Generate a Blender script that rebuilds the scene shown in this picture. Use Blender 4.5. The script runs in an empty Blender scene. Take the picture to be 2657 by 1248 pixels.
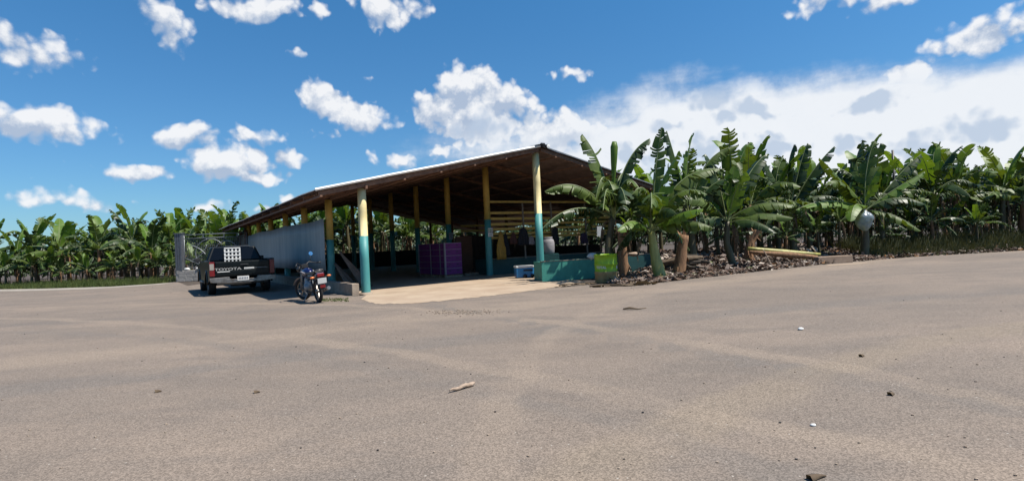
import bpy, math, random
from mathutils import Vector, Matrix, noise as mnoise
R = math.radians
random.seed(11)
C = bpy.context.scene.collection
sc = bpy.context.scene
# ------------------------------------------------------------------ camera
W0, H0, F0 = 2657.0, 1248.0, 1402.0
CAMZ, PITCH, ROLL = 1.25, 0.0052, 0.0462
_F = Vector((0, math.cos(PITCH), math.sin(PITCH)))
_Rr = Vector((1, 0, 0)); _U = _Rr.cross(_F)
_r = _Rr*math.cos(ROLL) - _U*math.sin(ROLL)
_u = _Rr*math.sin(ROLL) + _U*math.cos(ROLL)
cam_d = bpy.data.cameras.new('camera'); cam = bpy.data.objects.new('camera', cam_d); C.objects.link(cam)
m = Matrix((_r, _u, -_F)).transposed().to_4x4(); m.translation = (0, 0, CAMZ)
cam.matrix_world = m
cam_d.sensor_width = 36; cam_d.lens = 36*F0/W0; cam_d.clip_end = 2000; cam_d.clip_start = .05
sc.camera = cam
def ray(px, py): return _F + _r*((px-W0/2)/F0) + _u*((H0/2-py)/F0)
def G(px, py, z=0.0):
    d = ray(px, py); return Vector((0, 0, CAMZ)) + d*((z-CAMZ)/d.z)
def D(px, py, y):
    d = ray(px, py); return Vector((0, 0, CAMZ)) + d*(y/d.y)
# shed axes: a runs away along the shed, g across the gable
YAW = .5958
A_ = Vector((-math.sin(YAW), math.cos(YAW), 0)); G_ = Vector((math.cos(YAW), math.sin(YAW), 0))
O_ = Vector((-4.2017, 15.3225, 0)); BAY = 3.381; RW = 6.2294
def B(a, g, z=0.0): return O_ + A_*a + G_*g + Vector((0, 0, z))
# ------------------------------------------------------------------ light
SH = A_*.45 - G_*.36                        # shadow shift per metre of height
to_sun = Vector((-SH.x, -SH.y, 1)).normalized()
elev = math.asin(to_sun.z); azim = math.atan2(to_sun.x, to_sun.y)
sun_d = bpy.data.lights.new('sun', 'SUN'); sun = bpy.data.objects.new('sun', sun_d); C.objects.link(sun)
sun_d.energy = 5.0; sun_d.angle = R(.53); sun_d.color = (1, .94, .85)
sun.rotation_euler = to_sun.to_track_quat('Z', 'Y').to_euler()
sc.view_settings.view_transform = 'Standard'; sc.view_settings.look = 'None'
sc.view_settings.exposure = 0.65; sc.view_settings.gamma = 1.0
sc.render.engine = 'CYCLES'
sc.cycles.max_bounces = 6; sc.cycles.transparent_max_bounces = 6
# ---- world: Nishita sky with cumulus clouds laid out by direction
world = bpy.data.worlds.new('World'); sc.world = world; world.use_nodes = True
wt = world.node_tree; wt.nodes.clear()
def WN(t, **k):
    n = wt.nodes.new(t)
    for a, v in k.items(): setattr(n, a, v)
    return n
def wl(a, b): wt.links.new(a, b)
def wmath(op, a, b=None, c=None, clamp=False):
    n = WN('ShaderNodeMath', operation=op, use_clamp=clamp)
    for i, v in enumerate((a, b, c)):
        if v is None: continue
        if isinstance(v, (int, float)): n.inputs[i].default_value = v
        else: wl(v, n.inputs[i])
    return n.outputs[0]
def wvec(op, a, b):
    n = WN('ShaderNodeVectorMath', operation=op)
    for i, v in enumerate((a, b)):
        if v is None: continue
        if isinstance(v, (tuple, Vector)): n.inputs[i].default_value = v
        else: wl(v, n.inputs[i])
    return n
out = WN('ShaderNodeOutputWorld'); bg = WN('ShaderNodeBackground'); wl(bg.outputs[0], out.inputs[0])
sky = WN('ShaderNodeTexSky', sky_type='NISHITA', sun_disc=False, sun_elevation=elev, sun_rotation=azim,
         altitude=0, air_density=1.0, dust_density=.35, ozone_density=3.0)
tc = WN('ShaderNodeTexCoord'); sep = WN('ShaderNodeSeparateXYZ'); wl(tc.outputs['Generated'], sep.inputs[0])
uu = wmath('ARCTAN2', sep.outputs[0], sep.outputs[1]); vv = wmath('ARCSINE', sep.outputs[2])
comb = WN('ShaderNodeCombineXYZ'); wl(uu, comb.inputs[0]); wl(vv, comb.inputs[1])
def wnoise(vec, scale, detail=6, rough=.55, lac=2.1):
    n = WN('ShaderNodeTexNoise'); n.inputs['Scale'].default_value = scale; n.inputs['Detail'].default_value = detail
    n.inputs['Roughness'].default_value = rough; n.inputs['Lacunarity'].default_value = lac
    wl(vec, n.inputs['Vector']); return n
warp = wnoise(comb.outputs[0], 9, 4)
wv = wvec('MULTIPLY', wvec('SUBTRACT', warp.outputs['Color'], (.5, .5, .5)).outputs[0], (.06, .06, 0))
uvw = wvec('ADD', comb.outputs[0], wv.outputs[0]).outputs[0]
def ang(px, py):
    d = ray(px, py).normalized(); return math.atan2(d.x, d.y), math.asin(d.z)
def field(items, uvw=uvw):
    acc = None
    for (px, py, rx, ry, gain, rot) in items:
        u, v = ang(px, py)
        s = wvec('SUBTRACT', uvw, (u, v, 0)).outputs[0]
        if rot:
            vr = WN('ShaderNodeVectorRotate', rotation_type='Z_AXIS'); wl(s, vr.inputs['Vector']); vr.inputs['Angle'].default_value = R(rot); s = vr.outputs[0]
        q = wvec('MULTIPLY', s, (F0/rx, F0/ry, 0)).outputs[0]
        ln = WN('ShaderNodeVectorMath', operation='LENGTH'); wl(q, ln.inputs[0])
        f = wmath('MULTIPLY_ADD', ln.outputs['Value'], -gain, gain)
        acc = f if acc is None else wmath('MAXIMUM', acc, f)
    return acc
puffs = [  # px, py, rx, ry, gain, tilt
 (430, 45, 75, 40, .9, 35), (455, 90, 40, 40, .7, 50), (660, 12, 125, 40, .95, 0), (830, 35, 35, 30, .6, 0), (1000, 20, 90, 50, .9, 0), (1070, 15, 60, 45, .8, 0),
 (2170, 5, 110, 30, .8, 0), (2300, 8, 70, 22, .6, 0),
 (865, 262, 90, 50, 1.25, 18), (940, 300, 95, 42, 1.25, 24),
 (1215, 225, 95, 75, 1.3, 0), (1290, 270, 130, 65, 1.3, 0), (1140, 275, 95, 50, 1.2, 0), (1230, 310, 150, 75, 1.3, 0), (1280, 350, 160, 70, .8, 0),
 (495, 350, 85, 38, .9, 0), (660, 355, 80, 30, .8, 0), (740, 395, 75, 28, .8, 10), (570, 425, 120, 38, .95, 0), (660, 405, 55, 35, .9, 0), (640, 450, 120, 26, .8, 0), (345, 435, 95, 28, .8, 0),
 (545, 540, 55, 16, .5, 0), (690, 545, 50, 16, .5, 0), (750, 508, 35, 18, .6, 0), (845, 340, 45, 18, .35, 10), (1135, 405, 55, 24, .8, 0), (1050, 425, 130, 26, .45, 0),
 (1490, 183, 55, 22, .5, 0), (1430, 180, 25, 14, .4, 0), (770, 145, 30, 16, .35, 0), (945, 188, 22, 10, .35, 0), (975, 262, 22, 10, .35, 0),
 (2360, 200, 45, 50, .9, 0), (1440, 345, 200, 80, 1.0, 0), (100, 330, 130, 45, .9, 0), (60, 120, 110, 45, .7, 0), (150, 520, 120, 28, .6, 0), (2560, 90, 120, 50, .8, 0)]
bank = [(2080, 335, 470, 150, 1.3, 0), (1740, 350, 380, 115, 1.1, -6), (2480, 320, 420, 130, 1.2, 0), (1620, 300, 280, 90, .55, -12), (2300, 430, 700, 150, 1.2, 0), (1520, 430, 380, 95, .9, 0), (1300, 380, 300, 80, .55, 0)]
clumps = [(1850, 265, 75, 42, .9, 0), (1960, 285, 75, 28, .9, 8), (1870, 310, 60, 26, .8, 0), (2265, 262, 70, 32, .9, -8), (1740, 335, 70, 20, .6, 0), (2200, 375, 60, 36, .7, 0), (2380, 390, 60, 60, .7, 0),
          (1960, 390, 140, 40, .6, 0), (1640, 400, 120, 40, .6, 0), (1820, 400, 80, 60, .6, 0), (1240, 330, 130, 40, .5, 0), (1350, 300, 60, 25, .4, 0), (2560, 330, 90, 40, .8, 0)]
fb = wnoise(comb.outputs[0], 22, 9, .62).outputs['Fac']
fine = wnoise(comb.outputs[0], 60, 6, .6).outputs['Fac']
pf = field(puffs); bf = field(bank); cf = field(clumps)
def dens(f, nz, k, lo, hi, mx=1.0):
    s = wmath('ADD', f, wmath('MULTIPLY_ADD', nz, k, -k*.5))
    mr = WN('ShaderNodeMapRange', interpolation_type='SMOOTHSTEP'); wl(s, mr.inputs[0])
    mr.inputs[1].default_value = lo; mr.inputs[2].default_value = hi; mr.inputs[4].default_value = mx
    return mr.outputs[0]
def billow(scale, vec):
    n = WN('ShaderNodeTexVoronoi', feature='SMOOTH_F1'); n.voronoi_dimensions = '2D'; n.inputs['Scale'].default_value = scale; n.inputs['Smoothness'].default_value = .35; wl(vec, n.inputs['Vector'])
    return wmath('MULTIPLY_ADD', n.outputs['Distance'], -1.0, .9)
b1, b2 = billow(26, uvw), billow(62, uvw)
mix2 = wmath('MULTIPLY_ADD', b1, .34, wmath('MULTIPLY_ADD', b2, .24, wmath('MULTIPLY', fb, .42)))
dp = dens(pf, mix2, 1.6, .09, .52, .95); mpb = WN('ShaderNodeMapping'); mpb.inputs['Scale'].default_value = (5, 26, 1); mpb.inputs['Rotation'].default_value = (0, 0, R(14)); wl(comb.outputs[0], mpb.inputs[0])
fst = wnoise(mpb.outputs[0], 1.0, 7, .6).outputs['Fac']
db = dens(bf, wmath('MULTIPLY_ADD', fst, .6, wmath('MULTIPLY', fb, .4)), .75, .0, .62, .97); dc = dens(cf, mix2, 1.5, .10, .50)
cloud = wmath('MAXIMUM', dp, db)
# light and dark sides of the clouds: density seen a step towards the sun
off = wvec('ADD', comb.outputs[0], (.012, .022, 0)).outputs[0]
fb2 = wnoise(off, 22, 5, .6).outputs['Fac']
pf2 = field(puffs, wvec('ADD', uvw, (.008, .016, 0)).outputs[0])
lit0 = wmath('MULTIPLY_ADD', wmath('SUBTRACT', fb, fb2), 3.2, wmath('MULTIPLY_ADD', b2, .5, wmath('MULTIPLY_ADD', b1, .6, -.12)))
lit = wmath('MULTIPLY_ADD', wmath('SUBTRACT', pf2, pf), -1.3, lit0, clamp=True)
ccol = WN('ShaderNodeMix', data_type='RGBA'); wl(lit, ccol.inputs[0])
ccol.inputs[6].default_value = (.44, .53, .68, 1); ccol.inputs[7].default_value = (.93, .94, .96, 1)
bcol = WN('ShaderNodeMix', data_type='RGBA'); wl(db, bcol.inputs[0]); wl(ccol.outputs[2], bcol.inputs[6]); bcol.inputs[7].default_value = (.88, .91, .95, 1)
bc2 = WN('ShaderNodeMix', data_type='RGBA'); wl(wmath('MULTIPLY', dc, .85), bc2.inputs[0]); wl(bcol.outputs[2], bc2.inputs[6])
bc2.inputs[7].default_value = (.50, .60, .75, 1)
skm = WN('ShaderNodeMix', data_type='RGBA', blend_type='MULTIPLY'); skm.inputs[0].default_value = 1
SKY = .1/1.569
tint = WN('ShaderNodeMix', data_type='RGBA'); wl(wmath('MULTIPLY', vv, 2.4, clamp=True), tint.inputs[0])
tint.inputs[6].default_value = (.60, .87, 1.09, 1); tint.inputs[7].default_value = (.49, 1.08, 1.38, 1)
wl(sky.outputs[0], skm.inputs[6]); wl(tint.outputs[2], skm.inputs[7])
fin = WN('ShaderNodeMix', data_type='RGBA'); wl(cloud, fin.inputs[0]); wl(skm.outputs[2], fin.inputs[6])
csc = WN('ShaderNodeMix', data_type='RGBA', blend_type='MULTIPLY'); csc.inputs[0].default_value = 1; wl(bc2.outputs[2], csc.inputs[6]); csc.inputs[7].default_value = (10, 10, 10, 1)
wl(csc.outputs[2], fin.inputs[7]); wl(fin.outputs[2], bg.inputs[0]); bg.inputs[1].default_value = SKY
# ------------------------------------------------------------------ materials
MATS = {}
def mat(name, col, rough=.8, metal=0.0, var=.25, scale=6.0, bump=.0, bscale=40.0, col2=None, spec=.5, trans=0.0, coat=0.0, back=None, stretch=None):
    if name in MATS: return MATS[name]
    k_ = .64 if max(col) < .6 else .8
    col = tuple(c*k_ for c in col); col2 = tuple(c*k_ for c in col2) if col2 else None; back = tuple(c*.55 for c in back) if back else None
    M = bpy.data.materials.new(name); M.use_nodes = True; t = M.node_tree; p = t.nodes['Principled BSDF']
    p.inputs['Roughness'].default_value = rough; p.inputs['Metallic'].default_value = metal
    p.inputs['Specular IOR Level'].default_value = spec; p.inputs['Coat Weight'].default_value = coat
    co = t.nodes.new('ShaderNodeTexCoord'); vec = co.outputs['Object']
    if stretch:
        mp = t.nodes.new('ShaderNodeMapping'); mp.inputs['Scale'].default_value = stretch; t.links.new(vec, mp.inputs[0]); vec = mp.outputs[0]
    n = t.nodes.new('ShaderNodeTexNoise'); n.inputs['Scale'].default_value = scale; n.inputs['Detail'].default_value = 6; n.inputs['Roughness'].default_value = .65
    t.links.new(vec, n.inputs['Vector'])
    r = t.nodes.new('ShaderNodeMapRange'); r.inputs[1].default_value = .3; r.inputs[2].default_value = .7; t.links.new(n.outputs['Fac'], r.inputs[0])
    mx = t.nodes.new('ShaderNodeMix'); mx.data_type = 'RGBA'; t.links.new(r.outputs[0], mx.inputs[0])
    c2 = col2 or tuple(c*(1+var) for c in col); c1 = col if col2 else tuple(c*(1-var) for c in col)
    mx.inputs[6].default_value = (*c1, 1); mx.inputs[7].default_value = (*c2, 1)
    last = mx.outputs[2]
    if back:
        g = t.nodes.new('ShaderNodeNewGeometry'); m2 = t.nodes.new('ShaderNodeMix'); m2.data_type = 'RGBA'
        t.links.new(g.outputs['Backfacing'], m2.inputs[0]); t.links.new(last, m2.inputs[6])
        m3 = t.nodes.new('ShaderNodeMix'); m3.data_type = 'RGBA'; t.links.new(r.outputs[0], m3.inputs[0])
        m3.inputs[6].default_value = (*[c*.6 for c in back], 1); m3.inputs[7].default_value = (*[c*1.3 for c in back], 1)
        t.links.new(m3.outputs[2], m2.inputs[7]); last = m2.outputs[2]
        mm = t.nodes.new('ShaderNodeMath'); mm.operation = 'MULTIPLY_ADD'; t.links.new(g.outputs['Backfacing'], mm.inputs[0]); mm.inputs[1].default_value = -metal*.5; mm.inputs[2].default_value = metal
        t.links.new(mm.outputs[0], p.inputs['Metallic'])
    t.links.new(last, p.inputs['Base Color'])
    if bump:
        nb = t.nodes.new('ShaderNodeTexNoise'); nb.inputs['Scale'].default_value = bscale; nb.inputs['Detail'].default_value = 4; t.links.new(vec, nb.inputs['Vector'])
        b = t.nodes.new('ShaderNodeBump'); b.inputs['Strength'].default_value = bump; b.inputs['Distance'].default_value = .02
        t.links.new(nb.outputs['Fac'], b.inputs['Height']); t.links.new(b.outputs[0], p.inputs['Normal'])
    if trans:
        tr = t.nodes.new('ShaderNodeBsdfTranslucent'); ms = t.nodes.new('ShaderNodeMixShader'); ms.inputs[0].default_value = trans
        hs = t.nodes.new('ShaderNodeMix'); hs.data_type = 'RGBA'; hs.blend_type = 'MULTIPLY'; hs.inputs[0].default_value = 1; t.links.new(last, hs.inputs[6]); hs.inputs[7].default_value = (2.6, 2.3, .8, 1)
        t.links.new(hs.outputs[2], tr.inputs[0]); t.links.new(p.outputs[0], ms.inputs[1]); t.links.new(tr.outputs[0], ms.inputs[2])
        t.links.new(ms.outputs[0], t.nodes['Material Output'].inputs[0])
    MATS[name] = M; return M
m_leaf = mat('banana leaf', (.050, .098, .014), .5, scale=2.2, trans=.18, col2=(.14, .20, .035), spec=.28)
m_leaf_d = mat('dark banana leaf', (.02, .05, .014), .42, scale=3, trans=.1, col2=(.05, .085, .02), spec=.28)
m_leaf_y = mat('young banana leaf', (.08, .18, .018), .46, scale=3, trans=.22, col2=(.17, .27, .04), spec=.3)
m_rib = mat('leaf midrib', (.22, .27, .10), .45)
m_dry = mat('dry banana leaf', (.10, .065, .04), .9, col2=(.22, .16, .10), scale=8, trans=.1)
m_stem = mat('banana stem', (.055, .042, .022), .6, col2=(.15, .13, .05), scale=5, bump=.4, bscale=25, stretch=(2, 2, .4))
m_stem_y = mat('yellow banana stem', (.26, .25, .05), .5, col2=(.59, .54, .15), scale=4, bump=.3, bscale=20, stretch=(2, 2, .4))
m_stem_b = mat('brown banana stem', (.13, .065, .035), .85, col2=(.46, .25, .12), scale=5, bump=.7, bscale=18, stretch=(3, 3, .5))
m_soil = mat('soil', (.055, .038, .028), .95, col2=(.13, .10, .075), scale=2.2, bump=.8, bscale=14)
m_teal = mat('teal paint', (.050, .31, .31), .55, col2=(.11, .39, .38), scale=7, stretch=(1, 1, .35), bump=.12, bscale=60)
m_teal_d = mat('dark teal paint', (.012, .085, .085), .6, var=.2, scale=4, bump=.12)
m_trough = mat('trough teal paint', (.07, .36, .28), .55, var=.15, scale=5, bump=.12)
m_yel = mat('yellow paint', (.62, .40, .09), .6, var=.14, scale=4, bump=.15, bscale=50)
m_yel_p = mat('sun faded yellow paint', (.66, .54, .24), .7, col2=(.82, .70, .40), scale=3, bump=.2, bscale=50)
m_yel_d = mat('mustard painted wood', (.59, .41, .10), .7, var=.25, scale=7)
m_conc = mat('raw concrete', (.30, .22, .165), .9, col2=(.48, .39, .30), scale=5, bump=.4, bscale=50)
m_floor = mat('concrete floor', (.44, .32, .22), .85, col2=(.60, .47, .34), scale=1.2, bump=.15, bscale=30)
m_wood = mat('roof timber', (.14, .07, .045), .85, col2=(.34, .18, .11), scale=6, bump=.3, stretch=(1, 1, 1))
m_wood_l = mat('bleached wood', (.34, .24, .17), .85, col2=(.60, .46, .35), scale=18, bump=.5)
m_zinc = mat('corrugated zinc', (.50, .52, .54), .42, .75, col2=(.72, .74, .76), scale=3, back=(.30, .21, .185))  # underside shade is put into the darker brown back colour
m_zedge = mat('zinc edging', (.90, .90, .90), .5, .0, var=.08)
m_zwall = mat('painted sheet wall', (.36, .41, .44), .5, .1, col2=(.59, .60, .59), scale=1.5, bump=.3, bscale=9, stretch=(3, 3, .25))
m_black = mat('black rubber', (.012, .012, .013), .75, var=.3)
m_dark = mat('dark plastic', (.02, .02, .022), .5)
m_chrome = mat('dull chrome', (.50, .48, .46), .38, .8, col2=(.22, .19, .17), scale=9)
m_steel = mat('galvanised steel', (.36, .38, .40), .5, .5)
m_white = mat('white plastic', (.78, .78, .76), .5, var=.06)
m_wletter = mat('worn white lettering', (.45, .45, .44), .6)
m_wpaper = mat('white paper', (.70, .70, .68), .8, var=.05)
m_truck = mat('dark green car paint', (.004, .007, .008), .34, 0, var=.3, coat=.1, spec=.22)
m_glass = mat('tinted window glass', (.004, .005, .008), .12, 0, var=.1, spec=.25)
m_red = mat('red lens', (.22, .008, .010), .25, var=.2)
m_lens = mat('clear lens', (.42, .38, .34), .25, var=.1)
m_orange = mat('orange lens', (.75, .20, .05), .3, var=.1)
m_blue = mat('blue tank paint', (.008, .016, .10), .28, .2, coat=.5)
m_cool = mat('cooler blue', (.035, .26, .59), .4, var=.08)
m_lime = mat('lime drum paint', (.34, .59, .012), .45, var=.1, bump=.1)
m_rust = mat('muddy drum paint', (.34, .22, .08), .85, col2=(.58, .42, .19), scale=6, bump=.3)
m_purple = mat('purple carton', (.20, .02, .19), .7, col2=(.27, .04, .27), scale=3)
m_pale = mat('pale cardboard edge', (.42, .36, .42), .7)
m_cloth_y = mat('yellow oilcloth', (.48, .27, .03), .6, var=.25, scale=9)
m_cloth_d = mat('dark cloth', (.02, .022, .03), .9)
m_cloth_r = mat('brown red cloth', (.13, .05, .04), .9)
m_cloth_w = mat('grey white bag', (.34, .32, .34), .8)
m_ply = mat('brown plywood', (.10, .045, .025), .8, col2=(.17, .08, .045), scale=3, stretch=(1, 1, 6))
m_board = mat('pale board', (.20, .18, .15), .85, col2=(.30, .27, .23), scale=9)
m_tarp = mat('dusty tarpaulin', (.12, .09, .075), .85, col2=(.22, .17, .14), scale=5, bump=.4, bscale=8)
m_bluebag = mat('blue plastic bag', (.20, .29, .42), .3, col2=(.42, .50, .60), scale=5, trans=.35, bump=.9, bscale=11)
m_grass = mat('grass blades', (.05, .10, .015), .7, col2=(.14, .17, .04), scale=1.5, trans=.2)
m_tree = mat('tree foliage', (.028, .06, .014), .6, col2=(.07, .12, .03), scale=1.5, trans=.2)
m_bark = mat('bark', (.09, .07, .05), .9, bump=.5, bscale=20)
m_block = mat('grey block wall', (.33, .31, .29), .9, col2=(.52, .49, .46), scale=5, bump=.5, bscale=20)
m_signk = mat('black print', (.02, .02, .02), .8); m_signg = mat('green print', (.02, .25, .06), .8)

def ground_mat(name, base, dust, speck_scale, dark, spotty, tracks=()):
    M = bpy.data.materials.new(name); M.use_nodes = True; t = M.node_tree; p = t.nodes['Principled BSDF']; p.inputs['Roughness'].default_value = .92
    p.inputs['Specular IOR Level'].default_value = .25
    N = t.nodes.new; L = t.links.new
    co = N('ShaderNodeTexCoord').outputs['Object']
    def nz(scale, det, rough=.6, mp=None, rot=0):
        v = co
        if mp:
            k = N('ShaderNodeMapping'); k.inputs['Scale'].default_value = mp; k.inputs['Rotation'].default_value = (0, 0, rot); L(co, k.inputs[0]); v = k.outputs[0]
        n = N('ShaderNodeTexNoise'); n.inputs['Scale'].default_value = scale; n.inputs['Detail'].default_value = det; n.inputs['Roughness'].default_value = rough; L(v, n.inputs['Vector']); return n.outputs['Fac']
    def rng(s, a, b, lo=0, hi=1):
        r = N('ShaderNodeMapRange'); r.interpolation_type = 'SMOOTHSTEP'; L(s, r.inputs[0]); r.inputs[1].default_value = a; r.inputs[2].default_value = b; r.inputs[3].default_value = lo; r.inputs[4].default_value = hi; return r.outputs[0]
    def mixc(f, a, b, bt='MIX'):
        q = N('ShaderNodeMix'); q.data_type = 'RGBA'; q.blend_type = bt
        if isinstance(f, float): q.inputs[0].default_value = f
        else: L(f, q.inputs[0])
        for i, v in ((6, a), (7, b)):
            if isinstance(v, tuple): q.inputs[i].default_value = (*v, 1)
            else: L(v, q.inputs[i])
        return q.outputs[2]
    big = rng(nz(.35, 5, .6, (.6, 1.15, 1), R(-22)), .36, .70)
    mid = rng(nz(1.1, 6, .65, (.6, 1.2, 1), R(15)), .42, .66, 0, .8)
    c = mixc(big, base, dust); c = mixc(mid, c, tuple(x*1.0 for x in dark))
    c2 = mixc(rng(nz(.22, 3, .5), .45, .65, 0, .35), c, tuple(x*.82 for x in base))
    wob = N('ShaderNodeTexNoise'); wob.inputs['Scale'].default_value = 1.1; wob.inputs['Detail'].default_value = 4; L(co, wob.inputs['Vector'])
    w1 = N('ShaderNodeVectorMath'); w1.operation = 'SCALE'; L(wob.outputs['Color'], w1.inputs[0]); w1.inputs['Scale'].default_value = .55
    w2 = N('ShaderNodeVectorMath'); L(co, w2.inputs[0]); L(w1.outputs[0], w2.inputs[1]); flat = N('ShaderNodeVectorMath'); flat.operation = 'MULTIPLY'; L(w2.outputs[0], flat.inputs[0]); flat.inputs[1].default_value = (1, 1, 0)
    for (pp, wd, colr, amt) in tracks:
        (x1, y1), (x2, y2), (x3, y3) = [tuple(G(*p)[:2]) for p in pp]
        dd = 2*(x1*(y2-y3)+x2*(y3-y1)+x3*(y1-y2)); q1, q2, q3 = x1*x1+y1*y1, x2*x2+y2*y2, x3*x3+y3*y3
        cx = (q1*(y2-y3)+q2*(y3-y1)+q3*(y1-y2))/dd; cy = (q1*(x3-x2)+q2*(x1-x3)+q3*(x2-x1))/dd; rr = math.hypot(x1-cx, y1-cy)
        ds = N('ShaderNodeVectorMath'); ds.operation = 'DISTANCE'; L(flat.outputs[0], ds.inputs[0]); ds.inputs[1].default_value = (cx+.28, cy+.28, 0)
        a1 = N('ShaderNodeMath'); a1.operation = 'SUBTRACT'; L(ds.outputs['Value'], a1.inputs[0]); a1.inputs[1].default_value = rr
        a2 = N('ShaderNodeMath'); a2.operation = 'ABSOLUTE'; L(a1.outputs[0], a2.inputs[0])
        f1 = rng(a2.outputs[0], wd*.35, wd, amt, 0); f2 = N('ShaderNodeMath'); f2.operation = 'MULTIPLY'; L(f1, f2.inputs[0]); L(rng(nz(.9, 4), .3, .6, .25, 1), f2.inputs[1])
        c2 = mixc(f2.outputs[0], c2, colr)
    v = N('ShaderNodeTexVoronoi'); v.inputs['Scale'].default_value = speck_scale; L(co, v.inputs['Vector'])
    sp = N('ShaderNodeSeparateColor'); L(v.outputs['Color'], sp.inputs[0])
    val = rng(sp.outputs[0], 0, 1, .74, 1.26)
    hs = N('ShaderNodeHueSaturation'); L(c2, hs.inputs['Color']); L(val, hs.inputs['Value'])
    f = nz(speck_scale*1.7, 2); val2 = rng(f, .3, .7, .80, 1.2)
    hs2 = N('ShaderNodeHueSaturation'); L(hs.outputs[0], hs2.inputs['Color']); L(val2, hs2.inputs['Value'])
    # scattered pale chips
    v2 = N('ShaderNodeTexVoronoi'); v2.inputs['Scale'].default_value = 28; L(co, v2.inputs['Vector'])
    chip = N('ShaderNodeMath'); chip.operation = 'LESS_THAN'; L(v2.outputs['Distance'], chip.inputs[0]); chip.inputs[1].default_value = .17
    s2 = N('ShaderNodeSeparateColor'); L(v2.outputs['Color'], s2.inputs[0])
    pick = N('ShaderNodeMath'); pick.operation = 'GREATER_THAN'; L(s2.outputs[1], pick.inputs[0]); pick.inputs[1].default_value = 1-spotty
    both = N('ShaderNodeMath'); both.operation = 'MULTIPLY'; L(chip.outputs[0], both.inputs[0]); L(pick.outputs[0], both.inputs[1])
    fc = mixc(both.outputs[0], hs2.outputs[0], (.34, .31, .27))
    L(fc, p.inputs['Base Color'])
    b = N('ShaderNodeBump'); b.inputs['Strength'].default_value = .35; b.inputs['Distance'].default_value = .004; L(v.outputs['Distance'], b.inputs['Height'])
    L(b.outputs[0], p.inputs['Normal']); return M
m_asph = ground_mat('dusty asphalt', (.166, .136, .112), (.205, .163, .130), 105, (.142, .119, .101), .04, [
 (((288, 915), (760, 862), (1300, 800)), .85, (.218, .174, .136), .8), (((288, 985), (800, 925), (1500, 850)), .5, (.135, .118, .104), .75),
 (((288, 830), (700, 805), (1100, 775)), .5, (.130, .113, .100), .6), (((880, 895), (1400, 985), (2050, 1120)), .22, (.215, .172, .135), .7), (((800, 930), (1300, 1030), (1900, 1180)), .2, (.135, .118, .104), .5),
 (((1640, 865), (1950, 915), (2200, 960)), .22, (.215, .172, .135), .8), (((1600, 880), (1950, 945), (2300, 1010)), .3, (.135, .118, .104), .6), (((1600, 790), (1440, 870), (1360, 950)), .22, (.212, .17, .134), .6), (((1500, 1248), (1900, 1050), (2368, 900)), .35, (.21, .168, .125), .5)])
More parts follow.
